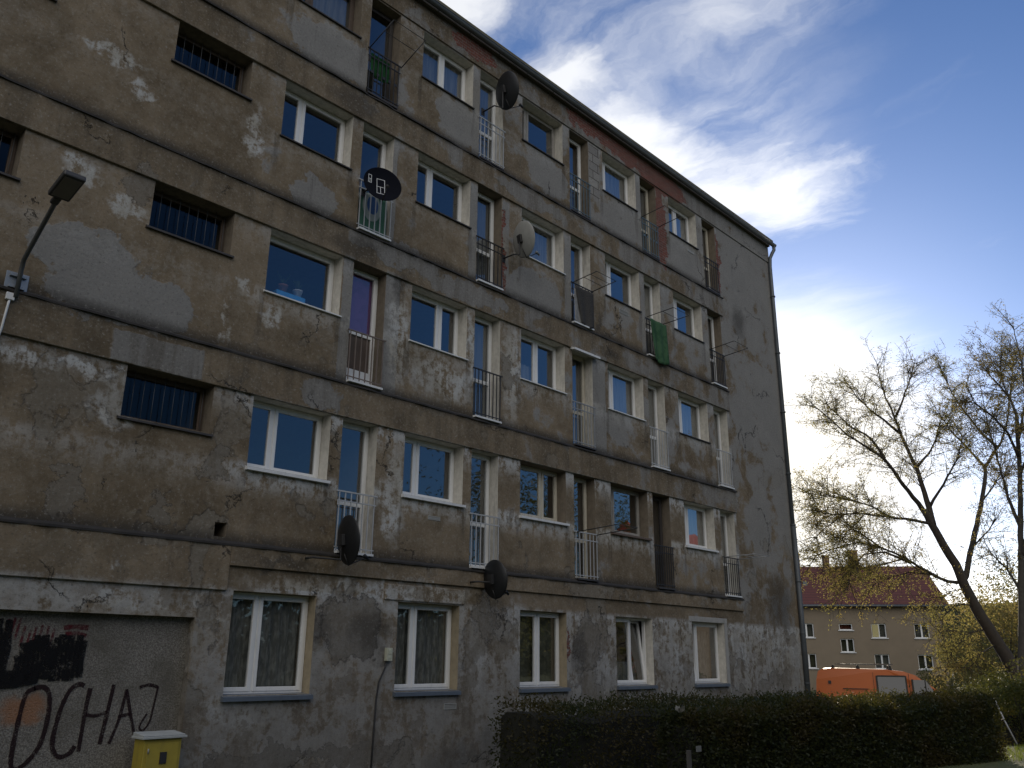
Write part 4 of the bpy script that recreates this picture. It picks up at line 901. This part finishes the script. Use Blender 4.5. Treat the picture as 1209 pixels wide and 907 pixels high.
def bush(name, c, rx, ry, rz, n, m, label, seed, cat='shrub', ll=.09, group=None, trunk=True):
    rr = random.Random(seed); e = empty(name, (c[0], c[1], gz(c[0], c[1])), label, cat, group); lf = MB(); zb = gz(c[0], c[1])
    clumps = []
    for i in range(max(7, int(n / 160))):
        d = Vector((rr.gauss(0, 1), rr.gauss(0, 1), rr.gauss(.25, 1))).normalized(); t = rr.uniform(.35, .92)
        clumps.append((Vector((c[0] + d.x * rx * t, c[1] + d.y * ry * t, zb + rz * (1.0 + d.z * t))), rr.uniform(.22, .42)))
    for i in range(n):
        cc, cr = rr.choice(clumps); d = Vector((rr.gauss(0, 1), rr.gauss(0, 1), rr.gauss(0, 1))).normalized() * (rr.random() ** .35)
        p = cc + Vector((d.x * rx * cr, d.y * ry * cr, d.z * rz * cr))
        if p.z < zb + .02: p.z = zb + rr.uniform(.02, .4)
        leaf(lf, p, d * .3, ll * rr.uniform(.6, 1.4), ll * .5, rr)
    lf.build('foliage' if cat == 'shrub' else 'crown', m, e)
    st = MB()
    if cat == 'tree':
        st.tube([(c[0], c[1], zb - .1), (c[0] + .05, c[1], zb + rz * .5), (c[0], c[1] + .1, zb + rz * 1.2)], [.16 * rz / 4, .12 * rz / 4, .05], 8)
    for i in range(9):
        cc, cr = clumps[i % len(clumps)]; st.tube([(c[0], c[1], zb + (rz * .45 if cat == 'tree' else -.05)), (Vector((c[0], c[1], zb + rz * .4)) + cc) / 2 + Vector((0, 0, .1)), cc], [.05 if cat == 'tree' else .02, .03 if cat == 'tree' else .013, .008], 5)
    st.build('trunk' if cat == 'tree' else 'stem', BARK2, e); return e
def at(u, v, dep): p = px(u, v, dep); return (p.x, p.y)

# ------------------------------------------------------------------ the far house
HO = Vector((76.4, 11.85, 0)); HX = Vector((-.575, .818, 0)); HY = Vector((.818, .575, 0))
hz = gz(76, 12)
def H(x, y, z): return HO + HX * x + HY * y + Vector((0, 0, z))
HS_ = empty('house', tuple(H(8, 5, hz)), 'beige two-storey house with dark red tiled roof beyond the van', 'house')
HWALL = mat('beige_render', (.225, .180, .128), .9, var=.12, scale=.8, bump=.2)
def hroof():
    m = bpy.data.materials.new('red_roof_tiles'); m.use_nodes = True; t = NT(m.node_tree); t.n.clear()
    p = t.node('ShaderNodeBsdfPrincipled'); o = t.node('ShaderNodeOutputMaterial'); t.l.new(p.outputs[0], o.inputs[0])
    P = t.node('ShaderNodeTexCoord').outputs['Object']; q = t.sep(P); wv = t.math('FRACT', t.math('MULTIPLY', q[2], 4.2))
    c = t.mix(t.noise(P, 2, 5, .6), (.088, .028, .024), (.138, .048, .038)); c = t.mix(t.ramp(wv, .16, .02), c, (.03, .014, .012))
    t.put(p.inputs['Base Color'], c); p.inputs['Roughness'].default_value = .8; bp = t.node('ShaderNodeBump'); bp.inputs['Distance'].default_value = .05; bp.inputs['Strength'].default_value = .6
    t.put(bp.inputs['Height'], wv); t.l.new(bp.outputs[0], p.inputs['Normal']); return m
HL, HD, HZ, HR = 18.0, 10.0, 6.0, 9.55
hwins = [(x, z, 1.15, 1.12) for x in (1.25, 4.55, 10.2, 13.5) for z in (3.48, 1.10)]
hwins += [(7.15, 4.08, 1.05, .50), (7.15, 2.36, 1.05, 1.05)]
q = MB()
hx = sorted({0, HL} | {a[0] for a in hwins} | {a[0] + a[2] for a in hwins}); hzz = sorted({hz - .3, HZ} | {a[1] for a in hwins} | {a[1] + a[3] for a in hwins})
for i in range(len(hx) - 1):
    for j in range(len(hzz) - 1):
        cx, cz = (hx[i] + hx[i + 1]) / 2, (hzz[j] + hzz[j + 1]) / 2
        if any(a[0] < cx < a[0] + a[2] and a[1] < cz < a[1] + a[3] for a in hwins): continue
        q.face([H(hx[i + 1], 0, hzz[j]), H(hx[i], 0, hzz[j]), H(hx[i], 0, hzz[j + 1]), H(hx[i + 1], 0, hzz[j + 1])])
for (a, b, c_, d_) in ((0, 0, 0, HD), (0, HD, HL, HD), (HL, HD, HL, 0)): q.face([H(a, b, hz - .3), H(c_, d_, hz - .3), H(c_, d_, HZ), H(a, b, HZ)])
for (x, z, ww_, hh) in hwins:
    q.face([H(x, 0, z), H(x, .18, z), H(x, .18, z + hh), H(x, 0, z + hh)]); q.face([H(x + ww_, 0, z), H(x + ww_, .18, z), H(x + ww_, .18, z + hh), H(x + ww_, 0, z + hh)])
    q.face([H(x, 0, z + hh), H(x + ww_, 0, z + hh), H(x + ww_, .18, z + hh), H(x, .18, z + hh)])
q.face([H(.02, 0, HZ), H(.02, HD / 2, HR - .1), H(.02, HD, HZ)]); q.face([H(HL, 0, HZ), H(HL, HD / 2, HR - .1), H(HL, HD, HZ)]); q.build('wall', HWALL, HS_)
def fhb(mb, x0, x1, y0, y1, z0, z1, m=0): mb.box(x0, x1, y0, y1, z0, z1, m, fn=lambda x, y, z: H(x, y, z))
for i, (x, z, ww_, hh) in enumerate(hwins):
    f = MB(); t_ = .07
    for (a, b, c_, d_) in ((x, x + t_, z, z + hh), (x + ww_ - t_, x + ww_, z, z + hh), (x + t_, x + ww_ - t_, z, z + t_), (x + t_, x + ww_ - t_, z + hh - t_, z + hh)): fhb(f, a, b, .10, .17, c_, d_)
    if hh > .6: fhb(f, x + ww_ / 2 - .06, x + ww_ / 2 + .06, .095, .175, z + t_, z + hh - t_)
    fo = f.build('window', PVC, HS_)
    g_ = MB(); g_.face([H(x + t_, .15, z + t_), H(x + ww_ - t_, .15, z + t_), H(x + ww_ - t_, .15, z + hh - t_), H(x + t_, .15, z + hh - t_)]); g_.build('pane', GLASSD, fo)
    g_ = MB(); g_.face([H(x, .35, z), H(x + ww_, .35, z), H(x + ww_, .35, z + hh), H(x, .35, z + hh)]); g_.build('curtain', [GREYC, OLIVE, LACE, LACE2][i % 4] if i != 8 else cloth_mat('red_shade', (.22, .06, .04), (.16, .05, .04), 3), fo)
    s_ = MB(); fhb(s_, x - .1, x + ww_ + .1, -.08, .1, z - .07, z - .002); s_.build('sill', SILLW, fo)
q = MB(); ov = .45; fhb(q, 4.60 + .55, 5.62, .06, .094, 3.56, 4.52); q.build('shutter', mat('yellow_shutter', (.46, .40, .19), .8), HS_)
ov = .4
A, B_, C_, D_ = H(-.35, -ov, HZ), H(HL + .3, -ov, HZ), H(HL + .3, HD + ov, HZ), H(-.35, HD + ov, HZ); R1, R2 = H(-.35, HD / 2, HR), H(HL + .3, HD / 2, HR)
q = MB(); q.face([A, B_, R2, R1]); q.face([C_, D_, R1, R2]); q.face([D_, A, R1]); q.face([B_, C_, R2]); q.face([A, D_, C_, B_]); hr = q.build('roof', hroof(), HS_)
sm = hr.modifiers.new('thickness', 'SOLIDIFY'); sm.thickness = .12
def hroofz(y): return HZ + (HR - HZ) * (y + ov) / (HD / 2 + ov)
for (x, y, w_, h_) in ((10.0, 4.6, .95, 1.1), (5.0, 4.7, .7, 1.4), (7.6, 4.0, .5, .9)):
    q = MB(); fhb(q, x, x + w_, y, y + .6, hroofz(y) - .3, HR + h_); fhb(q, x - .06, x + w_ + .06, y - .06, y + .66, HR + h_, HR + h_ + .1); q.build('chimney', mat('chimney_brick', (.13, .075, .055), .9, var=.25), hr)
q = MB(); fhb(q, 10.0, 10.35, 2.1, 2.5, hroofz(2.1), hroofz(2.1) + .5); q.build('skylight', ZINC, hr)
q = MB(); q.tube([H(-.3, -ov - .08, HZ - .02), H(HL + .3, -ov - .08, HZ - .02)], .09, 8); q.build('gutter', ZINC, HS_)
q = MB(); q.tube([H(.05, -ov - .05, HZ - .05), H(.1, -.08, HZ - .5), H(.1, -.08, hz)], .055, 8); q.build('downpipe', ZINC, HS_)

# ------------------------------------------------------------------ orange van
VZ = gz(31, 0)
V0 = px(962, 790, 31.0); VD = Vector((.392, -.920, 0)); VN = Vector((.920, .392, 0))    # along (rear to front), away from the camera
V0 = Vector((V0.x, V0.y, VZ)); 
def V(a, b, c): return V0 + VD * a * .93 + VN * b + Vector((0, 0, c))
VAN = empty('van', tuple(V(2.4, .9, 0)), 'orange panel van with roof bars parked behind the hedge', 'van')
VORA = mat('orange_van_paint', (.48, .120, .026), .40, var=.03, spec=.5); BLK = mat('black_rubber', (.02, .02, .02), .7); VGL = glass_mat('van_glass', (.03, .04, .045), .10); CHR = mat('wheel_rim', (.4, .4, .42), .35, .8)
VH = 1.97
prof = [(0.06, .34), (0, .62), (0.0, 1.05), (.05, 1.62), (.12, 1.88), (.24, VH - .03), (.6, VH), (2.4, VH - .03), (3.0, VH - .09), (3.32, VH - .19), (3.62, VH - .40), (4.15, 1.20), (4.30, 1.12), (4.86, .98), (5.0, .80), (5.02, .50), (4.96, .34)]
Wd = 1.84
def inset(z): return .02 + (.12 * max(0, (z - 1.05) / .9) ** 1.3) + (.03 if z < .45 else 0)
q = MB()
ls = [q.add(V(a, inset(c), c)) for a, c in prof]; rs = [q.add(V(a, Wd - inset(c), c)) for a, c in prof]
ls2 = [q.add(V(a + (0.04 if a < .3 else (-.04 if a > 3.2 else 0)), inset(c) + .07, c + (.035 if c > 1.85 else 0))) for a, c in prof]; rs2 = [q.add(V(a + (0.04 if a < .3 else (-.04 if a > 3.2 else 0)), Wd - inset(c) - .07, c + (.035 if c > 1.85 else 0))) for a, c in prof]
for i in range(len(prof) - 1):
    q.fi((ls2[i], ls2[i + 1], rs2[i + 1], rs2[i])); q.fi((ls[i], ls[i + 1], ls2[i + 1], ls2[i])); q.fi((rs[i + 1], rs[i], rs2[i], rs2[i + 1]))
q.fi((ls2[-1], ls2[0], rs2[0], rs2[-1])); 
mid_i = [i for i, (a, c) in enumerate(prof)]
q.fi(ls); q.fi(rs[::-1])
q.build('body', VORA, VAN, .03)
def sideq(a0, a1, c0, c1, off, b=0): 
    return [V(a0, inset(c0) - off, c0), V(a1, inset(c0) - off, c0), V(a1 if not b else a1 + b, inset(c1) - off, c1), V(a0, inset(c1) - off, c1)]
# glazing
q = MB(); q.face(sideq(2.10, 3.00, 1.12, 1.74, .012)); q.build('side_window', VGL, VAN)
q = MB(); q.face(sideq(3.26, 4.02, 1.12, 1.66, .012, -.36)); q.build('cab_window', VGL, VAN)
q = MB(); q.face([V(3.70, .16, VH - .42), V(3.70, Wd - .16, VH - .42), V(4.17, Wd - .10, 1.235), V(4.17, .10, 1.235)]); q.build('windscreen', VGL, VAN)
q = MB()
for (a0, a1, c0, c1) in ((2.04, 2.10, 1.08, 1.78), (3.00, 3.05, 1.08, 1.78), (2.10, 3.0, 1.74, 1.79), (2.1, 3.0, 1.08, 1.12), (3.20, 3.26, 1.08, 1.68), (3.62, 3.66, 1.12, 1.66), (3.12, 3.135, .5, 1.85), (1.95, 1.962, .5, 1.88), (.9, 1.75, 1.335, 1.365)):
    q.face(sideq(a0, a1, c0, c1, .016)); q.build('body_seam' if a1 - a0 < .03 or c0 > 1.3 and a0 < 1 else 'window_seal', BLK, VAN); q = MB()
q.box(.42, .52, 0, 0.02, 1.50, 1.60, fn=lambda x, y, z: V(x, inset(z) - .02 + y, z))
q.build('fuel_flap', DARKM, VAN)
q = MB(); q.tube([V(3.62, .12, VH - .38), V(4.17, .07, 1.215), V(4.9, .10, 1.0)], .02, 6); q.build('pillar_trim', VORA, VAN); q = MB(); q.tube([V(3.62, Wd - .12, VH - .38), V(4.17, Wd - .07, 1.215)], .02, 6); q.build('pillar_trim', VORA, VAN)
for a in (.62, 1.48, 2.55):
    q = MB(); q.tube([V(a, .20, VH + .12), V(a, Wd - .20, VH + .12)], .022, 6)
    for b_ in (.22, Wd - .22): q.box(-.05, .05, -.03, .03, 0, .12, fn=lambda x, y, z, a=a, b_=b_: V(a + x * (1.6 if z < .05 else .6), b_ + y, VH - .03 + z + (.03 if z > .05 else 0)))
    q.build('roof_bar', BLK, VAN)
q = MB(); q.box(.9, 2.0, .35, .85, 0, .03, fn=lambda x, y, z: V(x, y, VH + .145 + z)); q.box(.7, 2.7, 1.0, 1.12, 0, .04, fn=lambda x, y, z: V(x, y, VH + .145 + z)); tag(q.build('ladder', mat('worn_aluminium', (.12, .12, .11), .5, .4)), 'dark ladder lying on the roof bars of the orange van', 'ladder')
for a in (.95, 3.95):
    for b_ in (.02, Wd - .02):
        s_ = 1 if b_ > 1 else -1; t_ = MB(); Tm = Matrix.Identity(4)
        for i in range(3): Tm[i][0] = VD[i]; Tm[i][1] = VN[i]; Tm[i][2] = (0, 0, 1)[i]; Tm[i][3] = V(a, b_ - s_ * .10, .32)[i]
        t_.T = Tm; t_.lathe([(.17, -.1), (.29, -.1), (.32, -.06), (.32, .06), (.29, .1), (.17, .1)], 24, 0, 'y'); wh = t_.build('wheel', BLK, VAN)
        t_ = MB(); t_.T = Tm; t_.lathe([(.001, .08), (.17, .085), (.17, -.085), (.001, -.08)], 18, 0, 'y'); t_.build('rim', CHR, wh)
q = MB(); q.box(-.1, .1, -.12, 0, 0, .2, fn=lambda x, y, z: V(3.98 + x, .02 + y, 1.12 + z)); q.build('mirror', BLK, VAN, .02)
for b_ in (.28, Wd - .28): 
    q = MB(); q.box(-.02, .02, -.16, .16, -.09, .09, fn=lambda x, y, z: V(5.0 + x, b_ + y, .72 + z)); q.build('headlight', GREYM, VAN, .01)
for z_, nm in ((.38, 'bumper'),):
    q = MB(); q.box(-.06, .06, -.9, .9, -.12, .12, fn=lambda x, y, z: V(5.02 + x, Wd / 2 + y, .42 + z)); q.build('bumper', BLK, VAN, .03)

# ------------------------------------------------------------------ hedges and shrubs
def hedge(name, p0, p1, wd, z0, z1, n, label, seed, gaps=0.0, m=None):
    rr = random.Random(seed); a = Vector((p0[0], p0[1], 0)); b = Vector((p1[0], p1[1], 0)); t = (b - a).normalized(); nrm = Vector((-t.y, t.x, 0)); L = (b - a).length
    e = empty(name, tuple((a + b) / 2 + Vector((0, 0, gz(*((a + b) / 2)[:2])))), label, 'hedge'); core = MB(); lf = MB()
    def top(s): return z0 + (z1 - z0) * s + .05 * math.sin(s * L * 1.3 + seed) + .03 * math.sin(s * L * 3.7)
    def side(s, v): return wd / 2 * (1 + .16 * mnoise.noise(Vector((s * L * .9, v * 2.2, seed * 3.1))))
    N = max(6, int(L / .3)); prev = None
    for i in range(N + 1):
        s = i / N; c = a + t * s * L; g0 = gz(c.x, c.y); zt = top(s) - .12; ring = []
        for (k, v) in ((-1, 0), (-1, .5), (-1, .94), (-.7, 1), (.7, 1), (1, .94), (1, .5), (1, 0)): ring.append(core.add(c + nrm * k * (side(s, v) - .15) + Vector((0, 0, g0 + (zt - g0) * v + (-.05 if v == 0 else 0)))))
        if prev:
            for k in range(7): core.fi((prev[k], ring[k], ring[k + 1], prev[k + 1]))
        else: core.fi(ring)
        prev = ring
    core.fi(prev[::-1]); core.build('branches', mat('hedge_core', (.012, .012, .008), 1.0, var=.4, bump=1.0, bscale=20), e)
    for i in range(n):
        s = rr.uniform(.0, 1.004); c = a + t * s * L; g0 = gz(c.x, c.y); zt = top(min(max(s, 0), 1)); u = rr.random(); end = False
        if u < .46: v = rr.random(); k = -side(s, v); zz = g0 + (zt - g0) * v; nn = -nrm
        elif u < .56: v = rr.random(); k = side(s, v); zz = g0 + (zt - g0) * v; nn = nrm
        elif u < .90: k = rr.uniform(-1, 1) * wd / 2; zz = zt; nn = Vector((0, 0, 1))
        else: k = rr.uniform(-1, 1) * wd / 2; zz = g0 + (zt - g0) * rr.random(); e_ = rr.random() < .5; c = (a if e_ else b); nn = -t if e_ else t
        p = c + nrm * k + Vector((0, 0, zz)) + nn * (rr.gauss(-.02, .05) if rr.random() < .7 else -rr.uniform(.02, .3))
        if nn.z > .5 and rr.random() < .06: p.z += rr.uniform(.02, .14)
        leaf(lf, p, nn * .7, rr.uniform(.035, .075), .028, rr)
    lf.build('foliage', m or LHED, e); return e
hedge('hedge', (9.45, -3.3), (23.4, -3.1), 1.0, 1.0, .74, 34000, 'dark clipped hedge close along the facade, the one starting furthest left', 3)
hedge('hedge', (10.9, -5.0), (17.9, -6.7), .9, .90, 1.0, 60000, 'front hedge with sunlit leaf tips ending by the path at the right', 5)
hedge('hedge', (22.5, -4.2), (27.5, -7.6), .9, .55, .62, 9000, 'low sunlit hedge between the front hedge and the van', 8, m=leaf_mat('sunny_hedge_leaf', (.06, .075, .02), (.10, .10, .025), (.12, .09, .02), .5, 2.0))
# shrubs beyond the hedge and trees behind them
sh = [(1109, 44, 1.3, 1.0, 3200, LOLV, 'round olive shrub beyond the windscreen of the orange van'), (1166, 27.5, 1.1, .75, 4600, LYEL, 'yellow-green shrub left of the leaning willow trunk'),
      (1172, 25.0, 1.3, .9, 4600, LOLV, 'olive shrub under the leaning willow trunk'), (1200, 22.0, 1.1, .95, 4600, LGRN, 'green shrub at the right edge behind the path'), (1222, 24.0, 1.6, 1.2, 4200, LOLV, 'large shrub cut by the right edge')]
for i, (u, dep, rx, rz, n, m, lb) in enumerate(sh):
    c = at(u, 800, dep); bush('shrub', c, rx, rx, rz, n, m, lb, 40 + i, ll=.08, group='shrubs beyond the hedge')
tr_ = [(1165, 48, 2.4, 2.7, 3000, LYEL, 'pale yellow tree behind the leaning willow trunk'), (1190, 46, 3.0, 3.2, 6000, LBRN, 'russet tree behind the upright trunk'), (1195, 62, 4.5, 4.6, 4200, LYEL, 'loose yellow-green tree farther back right of the house'),
       (1240, 58, 5.0, 4.8, 6000, LOLV, 'broad olive tree far back at the right edge'), (1140, 64, 1.6, 2.2, 2200, LYEL, 'small yellow-green tree against the right corner of the house')]
for i, (u, dep, rx, rz, n, m, lb) in enumerate(tr_):
    c = at(u, 790, dep); bush('broadleaf_tree', c, rx, rx, rz, n, m, lb, 60 + i, cat='tree', ll=.17, group='trees beyond the house')
# thin stake leaning on the hedge, marker stake in front, pale scrap
q = MB(); q.tube([px(1173, 823, 17.6), px(1186, 851, 17.5), px(1201, 879, 17.3)], [.016, .014, .013], 6); tag(q.build('stake', mat('pale_stick', (.38, .38, .40), .5)), 'thin pale stick leaning on the right end of the hedge', 'stick')
st = empty('marker_stake', tuple(Vector(px(814, 907, 10.2)) * Vector((1, 1, 0)) if False else (px(814, 907, 10.2).x, px(814, 907, 10.2).y, gz(*at(814, 907, 10.2)))), 'short wooden stake with a small pale tag before the dark hedge', 'stake')
pA = px(813, 886, 10.2); q = MB(); q.box(pA.x - .02, pA.x + .02, pA.y - .02, pA.y + .02, gz(pA.x, pA.y) - .1, pA.z); q.build('post', mat('grey_post', (.07, .065, .06), .9), st)
pB, pC = px(822, 881, 10.15), px(833, 888, 10.15); q = MB(); q.box(min(pB.x, pC.x) - .01, max(pB.x, pC.x) + .02, pB.y - .01, pB.y, pC.z, pB.z); q.build('tag', mat('pale_tag', (.15, .15, .14), .8), st)
pD = px(803, 836, 11.0); q = MB(); 
for i in range(7):
    a = i * .9; q.face([pD, pD + Vector((math.cos(a) * .07, math.sin(a) * .05, .03)), pD + Vector((math.cos(a + .5) * .08, math.sin(a + .5) * .05, -.02)), pD + Vector((math.cos(a + .6) * .03, 0, -.05))])
tag(q.build('paper_scrap', mat('crumpled_paper', (.18, .175, .16), .9)), 'crumpled pale scrap caught on the hedge', 'litter')
# grass tufts by the path
gr = MB(); rr = random.Random(99)
for i in range(9000):
    x = rr.uniform(17.5, 25); y = rr.uniform(-11.0, -6.6); dpt = abs((y + 11.5) - (x - 17) * .62)
    if -11.5 + (x - 17) * .71 - .55 < y < -11.5 + (x - 17) * .71 + .55 and x < 20.6: continue
    h = rr.uniform(.05, .13); p = Vector((x, y, gz(x, y) - .01)); a = rr.uniform(0, 6.28); d = Vector((math.cos(a), math.sin(a), 0)); s_ = Vector((-d.y, d.x, 0)) * .006
    gr.face([p - s_, p + s_, p + d * h * .4 + Vector((0, 0, h))])
tag(gr.build('grass', leaf_mat('grass_blade', (.12, .19, .02), (.17, .23, .035), None, .5)), 'short bright grass beside the path', 'grass', kind='stuff')

# ------------------------------------------------------------------ hills, and what stands opposite the facade (seen in the panes), plus added sky-blocking trees
hm = MB(); prev = None
for i in range(60):
    az = R(40 + i * 2.0); rad_ = 520; hgt = 26 + 16 * math.sin(i * .31 + 1.2) + 6 * math.sin(i * .9); b_ = Vector((math.sin(az), math.cos(az), 0)); ring = [hm.add(b_ * (rad_ - 160) + Vector((0, 0, -2))), hm.add(b_ * (rad_ - 60) + Vector((0, 0, hgt * .7))), hm.add(b_ * rad_ + Vector((0, 0, hgt))), hm.add(b_ * (rad_ + 150) + Vector((0, 0, -2)))]
    if prev:
        for k in range(3): hm.fi((prev[k], ring[k], ring[k + 1], prev[k + 1]), 0, True)
    prev = ring
tag(hm.build('hills', mat('wooded_hills', (.035, .04, .03), 1.0, var=.3, scale=.05, spec=0.0)), kind='structure')
for i, (x, y, rx, rz, n, m, lb) in enumerate(((33, -20, 4.2, 7.6, 6500, LGRN, 'leafy tree across the yard, mirrored in the first floor panes'), (42, -23, 4.6, 7.8, 7000, LOLV, 'olive tree across the yard, mirrored beside the leafy one'), (52, -25, 4.5, 7.6, 6500, LGRN, 'tall tree across the yard nearest the red roofed house'))):
    bush('yard_tree', (x, y), rx, rx, rz, n, m, lb, 80 + i, cat='tree', ll=.2, group='trees across the yard')
RH = empty('house', (80, -38, -.6), 'beige house with bright red roof across the yard, mirrored in the right windows', 'house')
q = MB(); q.box(70, 90, -42, -33, -.8, 9.8); q.build('wall', HWALL, RH)
q = MB(); q.face([(69.5, -42.5, 9.7), (90.5, -42.5, 9.7), (90.5, -37.5, 14.6), (69.5, -37.5, 14.6)]); q.face([(69.5, -32.5, 9.7), (69.5, -37.5, 14.6), (90.5, -37.5, 14.6), (90.5, -32.5, 9.7)]); q.face([(69.5, -42.5, 9.7), (69.5, -37.5, 14.6), (69.5, -32.5, 9.7)]); q.face([(90.5, -42.5, 9.7), (90.5, -32.5, 9.7), (90.5, -37.5, 14.6)]); q.build('roof', mat('bright_red_tiles', (.42, .07, .045), .8, var=.2, scale=2), RH)
fw_ = MB(); rr = random.Random(5)
for i in range(24000):
    x = rr.uniform(-30, 130); y = -72 + rr.gauss(0, 3); hh = 9.0 + 2.5 * math.sin(x * .13) + 1.2 * math.sin(x * .41); leaf(fw_, Vector((x, y, rr.uniform(-.5, hh))), None, rr.uniform(.6, 1.2), .7, rr)
for i in range(30000):  # nearer tree mass, added unseen to keep low sky off the wall
    x = rr.uniform(-75, 13); y = -42 + rr.gauss(0, 2.5) - max(0, x) * .5; hh = 17 + 2.5 * math.sin(x * .23) + 1.5 * math.sin(x * .71); leaf(fw_, Vector((x, y, rr.uniform(-.5, hh))), None, rr.uniform(.7, 1.3), .75, rr)
tag(fw_.build('far_wood_and_blocker', leaf_mat('dark_wood_leaf', (.012, .015, .007), (.018, .02, .009), None, .1, rough=.95)), 'dark trees across the yard, with an added unseen mass blocking low sky', 'wood', kind='stuff')
